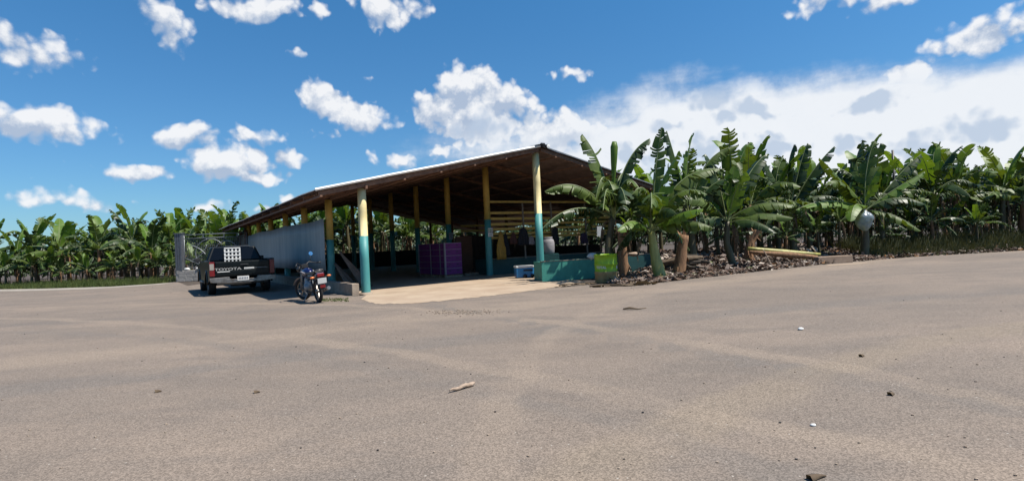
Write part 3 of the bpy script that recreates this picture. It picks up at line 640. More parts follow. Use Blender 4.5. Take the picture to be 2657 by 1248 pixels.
# ================================================================== gate and its walls
m_pil = mat('blue grey painted steel', (.15, .165, .19), .55, .3)
p0 = G(470, 731); DG = p0.y
t_ = thing('gate_pillar', 'square grey steel gate pillar at the end of the block wall', 'pillar', (p0.x, p0.y, 0))
zt = D(466, 607, DG).z; zb_ = .6
mb = MB()
for x in (-.12, .0, .12): mb.box((x, 0, (zt+zb_)/2), (.10, .3, zt-zb_))
mb.box((0, .03, (zt+zb_)/2), (.36, .22, zt-zb_-.02)); mb.build('shaft', m_pil, t_)
mb = MB(); mb.box((0, 0, zt+.02), (.42, .36, .05)); mb.build('cap', m_pil, t_)
mb = MB(); L_ = 3.2; n = 30
for i in range(n):
    for j in range(3): mb.box((-.15+(i%8+.5)*.42+(j % 2)*.1 if i < 8 else 100, 0, .1+j*.2), (.40, .26, .19)) if i < 8 else None
mb.box((1.5, 0, .3), (3.4, .22, .6)); o = mb.build('stone_wall', m_block, loc=(p0.x, p0.y-.02, 0), rotz=R(4), bevel=.015); tag(o, 'low grey block wall under the wrought iron gate', 'wall')
gt = thing('iron_gate', 'silver wrought iron gate with large arcs left of the pickup', 'gate', (p0.x+.2, p0.y+.1, 0), R(4))
GW = 3.3; z1 = D(520, 608, DG).z; z0_ = .72
mb = MB(); rr = .022
for z in (z1, z1-.2, z0_): mb.tube([(0, 0, z), (GW, 0, z)], rr, 8)
for x in (0, GW): mb.tube([(x, 0, z0_), (x, 0, z1)], rr, 8)
mb.build('frame', m_steel, gt)
def arc(cx, cz, r, a0, a1, name='scroll', rad=.022):
    mb = MB(); mb.tube([(cx+r*math.cos(R(a0+(a1-a0)*k/18)), 0, cz+r*math.sin(R(a0+(a1-a0)*k/18))) for k in range(19)], rad, 8); return mb.build(name, m_steel, gt)
mb = MB()
for i in range(34): mb.tube([(GW*i/34, .03, z0_), (GW*i/34, .03, z1-.2)], .006, 4, 0, False)
for i in range(16): mb.tube([(0, .03, z0_+(z1-.2-z0_)*i/16), (GW, .03, z0_+(z1-.2-z0_)*i/16)], .006, 4, 0, False)
mb.build('wire_mesh', m_steel, gt)
mz = (z0_+z1-.2)/2
arc(1.35, mz-.05, .78, 100, 235); arc(1.35, mz-.05, .78, 35, 100); arc(.05, z0_, 1.25, 10, 78); arc(2.2, mz, .6, 0, 300); arc(.1, z1-.3, 1.1, -75, -15)
for x in (1.0, 2.1, 2.8): mb = MB(); mb.bar((x, 0, z1-.2), (x, 0, z1-.0), .03, .03, up=YA); mb.build('picket', m_steel, gt)
mb = MB(); mb.bar((0, 0, z0_+.55), (1.1, 0, z0_), .04, .03); mb.build('brace', m_steel, gt)
for i, x in enumerate((.12, .72, 1.05)): blob('white_stone', ['big white stone on the block wall at the pillar foot', 'white stone in the middle of the block wall', 'small white stone nearest the pickup on the block wall'][i], 'stone', (p0.x+.25+x*1.0, p0.y-.03, .6), (.16-.03*i, .1, .07), m_wpaper, i+20)
mb = MB(); mb.tube([(0, 0, 0), (0, .02, .65)], .06, 8); tag(mb.build('concrete_block', m_conc, loc=B(24, 3)), 'short concrete stub at the far end of the shed', 'concrete block') if False else None
# ================================================================== pickup truck
tyre = G(541, 765)
TY = 1.02   # rear axle forward of bumper
rot_t = YAW
tdir = A_; tright = G_
org = Vector((tyre.x, tyre.y, 0)) - tdir*TY + tright*.93
tk = thing('pickup_truck', 'dark green pickup truck parked beside the shed, seen from behind', 'pickup', org, YAW)
HW = .965; RT = .345; FA = TY+2.85; LEN = 4.75
def arch(cy, r, z0, rev=False):
    a = [(cy + r*math.cos(R(q)), RT + r*math.sin(R(q))) for q in range(0, 181, 15)]
    a = [(y, max(z, z0)) for y, z in a]; return a if not rev else a[::-1]
def side_poly():
    z0 = .42; p = [(.0, z0+.08)]
    p += [(TY-.43, z0)] + [(TY + .42*math.cos(R(180-q)), RT+.42*math.sin(R(180-q))) for q in range(15, 166, 15)] + [(TY+.43, z0)]
    p += [(FA-.43, z0)] + [(FA + .42*math.cos(R(180-q)), RT+.42*math.sin(R(180-q))) for q in range(15, 166, 15)] + [(FA+.43, z0)]
    p += [(LEN, z0+.05), (LEN+.03, .75), (LEN-.1, .92), (3.6, 1.08), (1.95, 1.12), (1.95, 1.10), (0, 1.10)]
    return p
for s_ in (-1, 1):
    mb = MB(); mb.prism(side_poly(), .05, (YA, ZA, XA), (s_*(HW-.025), 0, 0)); mb.build('side_panel', m_truck, tk, .012)
    for cy in (TY, FA):
        mb = MB(); mb.tube([(s_*HW, cy+.44*math.cos(R(q)), RT+.44*math.sin(R(q))) for q in range(0, 181, 12)], .035, 8); mb.build('fender_flare', m_truck, tk)
    mb = MB(); mb.tube([(s_*(HW-.02), .02, 1.115), (s_*(HW-.02), 1.8, 1.115)], .025, 8); mb.build('bed_rail', m_dark, tk)
mb = MB(); mb.box((0, .9, .62), (1.86, 1.75, .04)); mb.box((0, 1.78, .85), (1.86, .04, .5)); mb.build('bed_floor', m_truck, tk)
# tailgate with pressed panel, handle and lettering
mb = MB(); mb.box((0, .02, .86), (1.60, .05, .46)); mb.box((0, -.008, .985), (1.56, .02, .16)); mb.box((0, -.008, .72), (1.56, .02, .13)); tg = mb.build('tailgate', m_truck, tk, .012)
mb = MB(); mb.box((.05, -.03, .965), (.24, .03, .05)); mb.box((.05, -.045, .975), (.18, .02, .025)); mb.build('handle', m_dark, tg, .006)
v, f = text('TOYOTA', .15); mb = MB(); mb.add([(x*1.25-.43, -.012-z, .84+y*.75) for x, y, z in v], f); mb.build('lettering', m_wletter, tg)
mb = MB(); mb.box((.19, -.010, .845), (.30, .006, .05)); mb.build('white_stripe', m_white, tg)
mb = MB(); mb.box((-.56, -.02, .765), (.36, .006, .022)); mb.build('small_badge', m_white, tg)
mb = MB(); mb.box((.4, -.010, .845), (.7, .006, .012)); mb.build('trim_strip', m_steel, tg)
for s_ in (-1, 1):
    mb = MB(); mb.box((s_*(HW-.075), .0, .86), (.15, .06, .46)); tl = mb.build('tail_light', m_red, tk, .015)
    mb = MB(); mb.box((s_*(HW-.07), -.034, .93), (.12, .01, .20)); mb.build('reversing_lens', m_lens if s_ < 0 else m_red, tl, .004)
# bumper
mb = MB(); mb.prism([(-.95, .44), (-.97, .58), (-.42, .59), (-.38, .50), (.38, .50), (.42, .59), (.97, .58), (.95, .44), (.5, .40), (-.5, .40)], .12, (XA, ZA, -YA), (0, -.10, 0)); mb.box((0, -.1, .505), (1.0, .16, .012)); bp = mb.build('bumper', m_chrome, tk, .012)
mb = MB(); mb.box((-.02, -.172, .53), (.34, .01, .14)); pl = mb.build('number_plate', m_wpaper, bp)
mb = MB()
for k in range(6): mb.box((-.14+k*.048, -.179, .53), (.028, .004, .07))
mb.build('plate_marks', mat('faded blue print', (.15, .17, .22), .7), pl)
mb = MB(); mb.box((-.25, -.168, .52), (.05, .01, .03)); mb.build('bumper_hole', m_dark, bp)
# cab
yb, yt0, yt1, yf = 1.82, 2.02, 3.10, 3.75; zs, zr = 1.10, 1.60; hb, ht = .90, .70
vs = [(-hb, yb, zs), (hb, yb, zs), (hb, yf, zs), (-hb, yf, zs), (-ht, yt0, zr), (ht, yt0, zr), (ht, yt1, zr), (-ht, yt1, zr), ]
mb = MB(); mb.add(vs, [(0, 1, 5, 4), (1, 2, 6, 5), (2, 3, 7, 6), (3, 0, 4, 7), (4, 5, 6, 7), (3, 2, 1, 0)]); mb.build('cab', m_truck, tk, .05)
mb = MB(); mb.box((0, 2.8, .80), (1.82, 1.95, .62)); mb.box((0, 4.2, .80), (1.80, .95, .45)); mb.build('cab_body', m_truck, tk, .04)
def onface(a, b, c, d, ins, push):   # quad inset on a sloping face
    a, b, c, d = map(Vector, (a, b, c, d)); n = (b-a).cross(d-a).normalized(); ctr = (a+b+c+d)/4
    return [tuple(ctr + (q-ctr)*ins + n*push) for q in (a, b, c, d)]
mb = MB(); mb.add(onface(vs[0], vs[1], vs[5], vs[4], .88, .006), [(0, 1, 2, 3)]); mb.build('rear_window', m_glass, tk)
mb = MB(); mb.add(onface(vs[2], vs[3], vs[7], vs[6], .9, .006), [(0, 1, 2, 3)]); mb.build('windscreen', m_glass, tk)
mb = MB(); mb.add(onface(vs[3], vs[0], vs[4], vs[7], .86, .006), [(0, 1, 2, 3)]); mb.build('side_window', m_glass, tk)
mb = MB(); mb.add(onface(vs[1], vs[2], vs[6], vs[5], .86, .006), [(0, 1, 2, 3)]); mb.build('side_window', m_glass, tk)
mb = MB(); mb.box((.12, yt0+.0, zr+.012), (.8, .03, .02)); mb.build('brake_light', m_chrome, tk)
mb = MB(); mb.box((0, 4.25, 1.0), (1.5, .85, .1)); mb.build('bonnet', m_truck, tk, .04)
for s_ in (-1, 1):
    mb = MB(); mb.box((s_*1.06, 3.15, 1.16), (.20, .08, .15)); mb.bar((s_*.92, 3.18, 1.12), (s_*1.0, 3.16, 1.14), .04, .03); mb.build('wing_mirror', m_dark, tk, .02)
    for cy in (TY, FA):
        ctr = (s_*.83, cy, RT); ax = (YA, ZA, XA*s_)
        mb = MB(); w = .11
        mb.lathe(ctr, [(RT*.62, -w), (RT*.92, -w*1.02), (RT, -w*.75), (RT, w*.75), (RT*.92, w*1.02), (RT*.62, w)], 32, 0, ax)
        wh_ = mb.build('wheel', m_black, tk)
        mb = MB(); mb.lathe(ctr, [(RT*.62, -w*.9), (RT*.60, w*.9), (RT*.54, w*.6), (RT*.25, w*.55), (RT*.2, w*.8), (.001, w*.8)], 24, 0, ax); mb.build('rim', m_steel, wh_)
    mb = MB(); mb.tube([(s_*.99, 1.9, .40), (s_*.99, 3.2, .40)], .035, 8); mb.build('side_step', m_chrome, tk)
mb = MB(); mb.box((0, 2.4, .42), (1.1, 4.2, .14)); mb.tube([(-.82, TY, RT), (.82, TY, RT)], .06, 10); mb.lathe((0, TY, RT), [(.001, -.12), (.13, -.08), (.15, 0), (.13, .08), (.001, .12)], 14); mb.lathe((0, .55, .36), [(.001, -.1), (.3, -.1), (.33, -.05), (.33, .05), (.3, .1), (.001, .1)], 24); mb.box((0, .12, .40), (1.5, .1, .12)); mb.build('chassis', m_dark, tk)
mb = MB(); mb.tube([(.45, .15, .36), (.45, 1.2, .38)], .035, 8); mb.tube([(-.4, .3, .34), (.2, .3, .36)], .02, 6); mb.build('exhaust', m_steel, tk)
# white lattice crate against the rear window
cr = thing('lattice_crate', 'white plastic lattice crate standing in the pickup bed behind the window', 'crate', org + A_*1.70 + G_*(-.09) + Vector((0, 0, .64)), YAW)
mb = MB(); cw, ch = .47, .90
for i in range(5): mb.box((-cw/2+cw*i/4, -.04, ch/2), (.05, .02, ch))
for k in range(8): mb.box((0, -.05, ch*k/7), (cw+.04, .02, .038))
mb.build('lattice_face', m_white, cr)
mb = MB(); mb.box((0, .0, .02), (cw, .1, .03)); mb.build('crate_base', m_white, cr)
# ================================================================== motorcycle
rw = G(829, 785); mdir = A_.copy(); ma = math.atan2(mdir.y, mdir.x) - math.pi/2
mc = thing('motorcycle', 'small blue motorcycle leaning on its stand next to the pickup', 'motorcycle', (rw.x, rw.y, 0), ma + R(2))
mc.rotation_euler.x = 0; mc.rotation_euler = (0, R(-5), ma+R(2))
RR_, WB = .295, 1.30
def mwheel(cy, steer, name='wheel'):
    cs, sn = math.cos(steer), math.sin(steer); X = Vector((cs, sn, 0)); Yv = Vector((-sn, cs, 0)); c = Vector((0, cy, RR_))
    mb = MB(); n = 32; vs = []; fs = []; r2 = .045
    for i in range(n):
        a = 2*math.pi*i/n; d = Yv*math.cos(a) + ZA*math.sin(a)
        for k in range(8): b = 2*math.pi*k/8; vs.append(c + d*(RR_-r2+r2*math.cos(b)) + X*(r2*math.sin(b)))
    for i in range(n):
        for k in range(8): fs.append((i*8+k, i*8+(k+1) % 8, ((i+1) % n)*8+(k+1) % 8, ((i+1) % n)*8+k))
    mb.add(vs, fs, 0, True); w_ = mb.build(name, m_black, mc)
    mb = MB(); mb.tube([c + (Yv*math.cos(2*math.pi*i/24) + ZA*math.sin(2*math.pi*i/24))*(RR_-.085) for i in range(25)], .014, 6)
    for i in range(6):
        a = 2*math.pi*i/6; mb.bar(c, c + (Yv*math.cos(a)+ZA*math.sin(a))*(RR_-.08), .02, .03, up=X)
    mb.lathe(c, [(.001, -.06), (.05, -.05), (.05, .05), (.001, .06)], 12, 0, (Yv, ZA, X)); mb.build('rim', m_chrome, w_)
mwheel(0, 0); mwheel(WB, R(28))
stx, sty = math.cos(R(28)), math.sin(R(28)); SX = Vector((stx, sty, 0)); SY = Vector((-sty, stx, 0))
mb = MB()
for s_ in (-1, 1): mb.tube([Vector((0, WB, RR_))+SX*.07*s_, Vector((0, WB-.28, .86))+SX*.07*s_], .02, 8)
mb.build('front_fork', m_steel, mc)
mb = MB(); top = Vector((0, WB-.30, .93)); hbp = [top + SX*-.36 + ZA*.02 + SY*-.12, top + SX*-.2 + ZA*.07, top + SX*-.06, top + SX*.06, top + SX*.2 + ZA*.07, top + SX*.36 + ZA*.02 + SY*-.12]
mb.tube(hbp, .013, 8); mb.tube([hbp[0], hbp[0]+SY*-.09+SX*-.04], .02, 8); mb.tube([hbp[-1], hbp[-1]+SY*-.09+SX*.04], .02, 8); mb.build('handlebar', m_dark, mc)
mb = MB(); mb.lathe(top + SY*.12 + ZA*-.1, [(.001, .1), (.07, .08), (.09, 0), (.085, -.03), (.001, -.04)], 16, 0, (SX, ZA, SY)); mb.box(top+SY*-.02+ZA*-.02, (.22, .08, .1), 0, (SX, SY, ZA)); mb.build('headlight', m_dark, mc, .01)
for s_ in (1,):
    st = top + SX*.24*s_ + ZA*.06; en = st + SX*.06*s_ + ZA*.22
    mb = MB(); mb.tube([st, en], .007, 6); cam_dir = Vector((.1, -1, .25)).normalized() if s_ > 0 else Vector((-.6, -.7, -.3)).normalized()
    X2 = cam_dir.cross(ZA).normalized(); Y2 = X2.cross(cam_dir); mb.lathe(en, [(.001, -.03), (.045, -.025), (.058, 0)], 18, 0, (X2, Y2, cam_dir)); mr = mb.build('mirror', m_dark, mc)
    mb = MB(); mb.lathe(en+cam_dir*.002, [(.001, 0), (.054, 0)], 18, 0, (X2, Y2, cam_dir)); mb.build('mirror_glass', mat('mirror glass', (.85, .88, .9), .12, 1.0, var=.02), mr)
# frame, tank, seat, tail
mb = MB()
for s_ in (-1, 1):
    mb.tube([(s_*.03, WB-.32, .78), (s_*.1, .75, .66), (s_*.1, .1, .66), (s_*.09, -.25, .70)], .016, 6); mb.tube([(s_*.04, WB-.33, .72), (s_*.08, .9, .30), (s_*.1, .5, .24), (s_*.09, 0, RR_)], .018, 6)
    mb.tube([(s_*.1, .0, RR_), (s_*.1, .12, .62)], .022, 8)
mb.build('frame', m_dark, mc)
def ellip(c, r, n=16, k=10, sq=1.0):
    vs = []
    for j in range(k+1):
        ph = math.pi*j/k
        for i in range(n):
            q = 2*math.pi*i/n; vs.append((c[0]+r[0]*math.sin(ph)*math.cos(q), c[1]+r[1]*math.sin(ph)*math.sin(q), c[2]+r[2]*math.cos(ph)))
    return vs, [(j*n+i, (j+1)*n+i, (j+1)*n+(i+1) % n, j*n+(i+1) % n) for j in range(k) for i in range(n)]
mb = MB(); v, f = ellip((0, .72, .74), (.14, .29, .13)); mb.add(v, f, 0, True); tkm = mb.build('fuel_tank', m_blue, mc)
mb = MB(); mb.tube([(-.115, .95, .76), (-.145, .75, .78), (-.125, .5, .74)], .018, 6); mb.tube([(.115, .95, .76), (.145, .75, .78), (.125, .5, .74)], .018, 6); mb.build('tank_decal', m_cloth_w, tkm)
mb = MB(); mb.prism([(.48, .70), (.45, .76), (.1, .755), (-.2, .80), (-.3, .80), (-.3, .76), (-.1, .70)], .24, (YA, ZA, XA)); mb.build('seat', m_dark, mc, .03)
mb = MB(); mb.prism([(.4, .60), (.4, .70), (-.1, .70), (-.36, .76), (-.38, .70), (-.1, .62)], .20, (YA, ZA, XA)); mb.build('tail_fairing', m_blue, mc, .02)
mb = MB(); mb.tube([(-.11, .1, .78), (-.11, -.25, .80), (-.07, -.38, .83), (.07, -.38, .83), (.11, -.25, .80), (.11, .1, .78)], .012, 6); mb.build('grab_rail', m_chrome, mc)
mb = MB(); mb.box((0, -.385, .70), (.17, .05, .09)); mb.build('tail_light', m_red, mc, .015)
mb = MB(); mb.prism([(-.05, .62), (-.34, .66), (-.44, .36), (-.42, .35), (-.30, .60), (-.05, .57)], .14, (YA, ZA, XA)); mb.build('rear_mudguard', m_dark, mc, .01)
mb = MB(); mb.box((0, -.46, .565), (.21, .012, .13), 0, (XA, (YA + ZA*.2).normalized(), (ZA - YA*.2).normalized())); mb.build('number_plate', m_wpaper, mc)
mb = MB(); mb.box((0, -.455, .43), (.12, .03, .07)); mb.build('reflector', m_red, mc)
for s_ in (-1, 1):
    mb = MB(); mb.tube([(s_*.08, -.36, .66), (s_*.17, -.38, .66)], .01, 6); v, f = ellip((s_*.20, -.38, .66), (.055, .03, .028), 10, 6); mb.add(v, f, 1, True); mb.build('indicator', [m_dark, m_orange], mc)
mb = MB(); v, f = ellip((0, .68, .42), (.12, .17, .16)); mb.add(v, f, 0, True); mb.lathe((0, .80, .50), [(.07, -.1), (.08, -.05), (.08, .05), (.07, .1)], 10, 0, (XA, YA, ZA)); mb.lathe((-.1, .6, .38), [(.001, .05), (.09, .04), (.09, -.05)], 14, 0, (YA, ZA, -XA)); mb.build('engine', m_steel, mc)
mb = MB(); mb.tube([(.13, .8, .35), (.14, .5, .24), (.15, .2, .26), (.17, -.35, .36)], [.018, .02, .035, .045], 10); mb.build('exhaust', m_chrome, mc)
for cy, a0, a1, nm in ((WB, 20, 150, 'front_mudguard'),):
    mb = MB(); n = 12
    for i in range(n+1):
        a = R(a0+(a1-a0)*i/n); d = SY*math.cos(a)+ZA*math.sin(a); c = Vector((0, cy, RR_)) + d*(RR_+.035)
        for k in (-1, 0, 1): mb.v.append(tuple(c + SX*.055*k + d*(-.012*abs(k))))
    for i in range(n):
        for k in range(2): q = i*3+k; mb.f.append([q, q+1, q+4, q+3]); mb.m.append(0); mb.s.append(True)
    mb.build(nm, m_blue, mc)
mb = MB(); mb.tube([(-.1, .5, .25), (-.28, .42, .02)], .012, 6); mb.build('side_stand', m_steel, mc)
# ================================================================== banana plants
def bez(p0, p1, p2, t): return p0*(1-t)**2 + p1*2*t*(1-t) + p2*t*t
def leaf_blade(p0, p1, p2, width, seed, mats, parent, name='leaf', pet=.14, droop=35, tear=.5, n=30, fold=0, flop=.15, broad=1.0):
    rnd = random.Random(seed); p0, p1, p2 = Vector(p0), Vector(p1), Vector(p2)
    hor = Vector((p2.x-p0.x, p2.y-p0.y, 0))
    if hor.length < .12: hor = Vector((p1.x-p0.x, p1.y-p0.y, 0))
    if hor.length < .02: hor = Vector((math.cos(seed), math.sin(seed), 0))
    S = hor.normalized().cross(ZA)
    tw = rnd.uniform(-.35, .35)
    mb = MB(); Lg = (p1-p0).length + (p2-p1).length; r0 = .020*max(1, Lg/2.2)
    P = [bez(p0, p1, p2, i/n) for i in range(n+1)]
    T = [(P[min(i+1, n)]-P[max(i-1, 0)]).normalized() for i in range(n+1)]
    mb.tube(P[::2], [r0*(1.25-1.05*i/(n/2)) for i in range(len(P[::2]))], 5, 1, False)
    i0 = int(n*pet)
    def wid(t):
        t = max(0, min(1, t)); return width*.5*(min(1, (t/.12))**.7)*(max(0, 1-t**3.2))**.55*broad
    for side in (-1, 1):
        i = i0; cur = rnd.uniform(-8, 8)
        while i < n:
            st = 1 if rnd.random() < tear else rnd.randint(2, 5); j = min(n, i+st)
            cur = cur*.4 + rnd.gauss(0, 24*tear+4); dr = droop + cur; lean = rnd.uniform(.12, .38) + .15*tear
            gap = min(.8, rnd.uniform(.15, .75)*tear)*(.5 if st > 2 else 1); short = 1 - rnd.random()*.3*tear
            rows = []
            for k in range(i, j+1):
                tt = (k-i0)/(n-i0); w = wid(tt)*short; tk_ = T[k]; Sx = (S*math.cos(tw*tt) + ZA*math.sin(tw*tt)); Sx = (Sx - tk_*Sx.dot(tk_)).normalized(); N = Sx.cross(tk_)
                if N.z < 0 and fold == 0: N = -N
                row = []
                for q in range(4):
                    s_ = q/3; a = R(dr*(.45+.75*s_) - fold)
                    d = Sx*side*math.cos(a) - N*math.sin(a) + tk_*lean*s_
                    g_ = 0
                    if st <= 3 or True:
                        mid = (i+j)/2; g_ = (mid-k)/n*Lg*gap*s_
                    row.append(P[k] + d*w*s_ + tk_*g_ + Vector((0, 0, -.10*dr/60*w*s_*s_)))
                rows.append(row)
            vs = [p for r_ in rows for p in r_]
            mb.add(vs, [(a*4+q, a*4+q+1, (a+1)*4+q+1, (a+1)*4+q) for a in range(len(rows)-1) for q in range(3)], 0, True)
            i = j
    return mb.build(name, mats, parent)
def trunk_mesh(parent, pts, rad, mt, name='trunk'):
    mb = MB(); P = [Vector(p) for p in pts]
    # resample for a ragged sheath surface
    Q = []; rr = []
    for k in range(11):
        t = k/10*(len(P)-1); i = min(int(t), len(P)-2); f_ = t-i; Q.append(P[i].lerp(P[i+1], f_)); rr.append((rad[i]+(rad[i+1]-rad[i])*f_)*(1+.05*math.sin(k*2.3)))
    mb.tube(Q, rr, 12, 0, True, True, .05); return mb.build(name, mt, parent)
def dry_skirt(parent, top, n, length, rnd, r=.12):
    for k in range(n):
        a = rnd.uniform(0, 6.28); d = Vector((math.cos(a), math.sin(a), 0)); p0 = Vector(top) + d*r*.6; p1 = p0 + d*rnd.uniform(.25, .5) + Vector((0, 0, .12)); p2 = p0 + d*rnd.uniform(.2, .45) + Vector((0, 0, -length*rnd.uniform(.7, 1.1)))
        leaf_blade(p0, p1, p2, .22, rnd.randint(0, 9999), [m_dry, m_dry], parent, 'dry_leaf', .1, 65, .8, 14)
def make_plant(seed, H, nl, L, dark=False, upright=.5):
    rnd = random.Random(seed)
    t_ = thing('banana_plant', 'banana plant', 'banana plant')
    bx, by = rnd.uniform(-.15, .15), rnd.uniform(-.15, .15)
    top = Vector((bx, by, H))
    trunk_mesh(t_, [(0, 0, -.15), (bx*.5, by*.5, H*.5), top], [.15, .115, .085], rnd.choice([m_stem, m_stem, m_stem_b]))
    a = rnd.uniform(0, 6.28)
    for k in range(nl):
        a += 2.4 + rnd.uniform(-.3, .3); age = k/(nl-1)   # 0 young, 1 old
        el = R(84 - age*66*(1.25-upright*.5)); ln = L*rnd.uniform(.85, 1.1)*(1-.1*age)
        hd = Vector((math.cos(a), math.sin(a), 0)); up_ = math.sin(el)*ln*.72; out = math.cos(el)*ln*.6
        p0 = top - Vector((0, 0, .25*age)); p1 = p0 + hd*out + ZA*up_
        end_drop = -(.05 + age*1.0)*ln*.55*rnd.uniform(.5, 1.2) if age > .2 else ln*.22
        p2 = p1 + hd*(ln*(.28+.25*age)) + ZA*end_drop + Vector((.12, 0, 0))
        young = age < .2 and rnd.random() < .5
        leaf_blade(p0, p1, p2, rnd.uniform(.58, .8)*L/2.4, rnd.randint(0, 99999), [m_leaf_y if young else (m_leaf_d if (dark or rnd.random() < .35) else m_leaf), m_rib], t_, 'leaf', .12, rnd.uniform(20, 50) if age > .2 else rnd.uniform(-15, 25), min(rnd.uniform(.45, 1.0), .55+age) if not young else .15, 22)
    dry_skirt(t_, (bx, by, H-.1), 4, H*.75, rnd); return t_
protos = [make_plant(100+i, [2.3, 2.0, 2.6, 1.7, 2.2, 2.45][i], [12, 11, 12, 11, 12, 12][i], [2.5, 2.4, 2.6, 2.3, 2.6, 2.5][i], i % 2 == 1, [.6, .2, .8, .3, .5, .9][i]) for i in range(6)]
used = set(); rp = random.Random(6)
def put(x, y, label, group, s=None, pi=None):
    k = rp.randrange(6) if pi is None else pi; s = s or rp.uniform(.85, 1.15); z = hgt(x, y)-.02; rz = rp.uniform(0, 6.28)
    pr = protos[k]
    if k in used: return copy_tree(pr, (x, y, z), rz, s, label, group)
    used.add(k); pr.location = (x, y, z); pr.rotation_euler.z = rz; pr.scale = (s,)*3; pr['label'] = label; pr['group'] = group; return pr
# --- hero plants, leaves read off the photo at each plant's own distance
def hero(label, base_px, depth, crown_px, leaves, trunk_mt, rad=(.16, .125, .09), skirt=3, mid_px=None, wind=.0, seed=0):
    rnd = random.Random(seed); b = D(base_px[0], base_px[1], depth); b.z = hgt(b.x, b.y)-.03
    t_ = thing('banana_plant', label, 'banana plant', b); cr_ = D(crown_px[0], crown_px[1], depth+.1) - b
    pts = [Vector((0, 0, -.1)), (D(*mid_px, depth+.05)-b) if mid_px else cr_*.5 + Vector((.02, 0, 0)), cr_]
    trunk_mesh(t_, pts, rad, trunk_mt)
    for (cx, cy, tx, ty, dz, w, dp, tr, kind) in leaves:
        p0 = cr_ + Vector((rnd.uniform(-.03, .03), rnd.uniform(-.05, .05), rnd.uniform(-.1, .05)))
        p1 = D(cx, cy, depth+dz*.5) - b; p2 = D(tx, ty, depth+dz) - b
        if kind == 'r':     # rolled spear leaf
            mb = MB(); mb.tube([p0, p0.lerp(p2, .5), p0.lerp(p2, .75), p0.lerp(p2, .93), p2], [.035, .055, .10, .12, .07], 8, 0, True); mb.build('spear_leaf', m_leaf_y, t_); continue
        tr = min(.85, tr) if p2.z < p0.z+.7 else min(.55, tr); w *= 1.25
        leaf_blade(p0, p1, p2, w, rnd.randint(0, 99999), [{'n': m_leaf, 'd': m_leaf_d, 'y': m_leaf_y}[kind], m_rib], t_, 'leaf', .13, dp, tr, 36)
    if skirt: dry_skirt(t_, cr_ + Vector((0, 0, -.15)), skirt, cr_.z*.6, rnd)
    return t_
hero('banana plant rising behind the lime green drum', (1588, 722), 17.0, (1590, 562), [
 (1505, 440, 1413, 497, -.6, .55, 62, .75, 'n'), (1485, 505, 1408, 592, -1.2, .5, 60, .8, 'd'), (1570, 420, 1510, 348, .3, .7, 30, .95, 'n'), (1592, 460, 1594, 368, 0, .1, 0, 0, 'r'),
 (1612, 395, 1686, 360, .4, .6, 45, .9, 'd'), (1570, 380, 1545, 520, -.9, .65, 50, .8, 'n'), (1625, 395, 1672, 520, -.8, .55, 45, .6, 'n'), (1560, 400, 1600, 520, -1.3, .6, 40, .7, 'n'),
 (1570, 470, 1520, 600, 1.2, .5, 45, .7, 'd'), (1630, 480, 1650, 620, 1.0, .5, 45, .7, 'd'),
 (1575, 430, 1565, 545, -2.2, .75, 45, .8, 'n'), (1605, 430, 1625, 530, -2.0, .75, 45, .75, 'd'), (1550, 430, 1530, 520, 1.6, .7, 50, .8, 'd'), (1600, 400, 1640, 470, 1.0, .7, 50, .8, 'n')], m_stem, skirt=2, mid_px=(1578, 640), seed=1)
hero('banana plant with yellow green stem at the road edge', (1716, 727), 15.9, (1690, 600), [
 (1695, 440, 1718, 330, .5, .5, 15, .95, 'n'), (1700, 470, 1765, 395, -.2, .85, 15, .35, 'y'), (1690, 440, 1640, 505, -.5, .6, 50, .6, 'n'), (1750, 420, 1880, 440, .2, .6, 50, .85, 'n'),
 (1750, 455, 1835, 505, -.5, .55, 55, .8, 'n'), (1750, 545, 1825, 542, -.9, .5, 40, .25, 'y'), (1775, 550, 1850, 592, -.6, .5, 55, .5, 'n'), (1640, 545, 1602, 600, -1.0, .5, 35, .2, 'y'),
 (1715, 510, 1755, 555, -1.2, .55, 40, .3, 'd'), (1650, 560, 1600, 650, .8, .5, 45, .7, 'd'), (1725, 540, 1790, 650, .8, .5, 45, .6, 'd'), (1690, 440, 1690, 540, -2.0, .7, 45, .6, 'n'), (1740, 480, 1790, 480, 1.5, .7, 50, .7, 'd'), (1660, 470, 1620, 500, 1.5, .7, 50, .7, 'd')], m_stem_y, (.21, .15, .09), 1, (1700, 665), seed=2)
hero('banana plant with one tall folded bright leaf behind the others', (1800, 700), 18.6, (1788, 560), [
 (1770, 430, 1800, 345, 0, .75, -10, .15, 'y'), (1815, 385, 1915, 380, .2, .55, 40, .8, 'n'), (1750, 400, 1730, 340, .4, .5, 30, .9, 'd'), (1850, 440, 1920, 470, -.2, .6, 50, .8, 'd'), (1740, 470, 1700, 520, .3, .6, 50, .8, 'd'), (1810, 480, 1840, 620, -.8, .5, 40, .6, 'd')], m_stem, skirt=3, seed=3)
hero('banana plant with pale young leaves left of the fallen stems', (1905, 692), 18.6, (1888, 575), [
 (1895, 500, 1905, 430, -.3, .7, 10, .2, 'y'), (1905, 480, 1935, 445, -.6, .6, 20, .3, 'y'), (1810, 470, 1750, 530, -.5, .6, 50, .6, 'n'), (1970, 505, 2062, 535, -.6, .55, 45, .3, 'n'), (1970, 540, 2058, 566, -.9, .5, 40, .15, 'n'),
 (1950, 555, 2015, 605, -1.1, .45, 40, .2, 'd'), (1830, 545, 1790, 605, -.8, .5, 45, .3, 'd'), (1860, 430, 1830, 400, .5, .6, 35, .9, 'd'), (1940, 430, 1990, 400, .6, .6, 35, .9, 'd')], m_stem, (.14, .11, .08), 2, (1885, 630), seed=4)
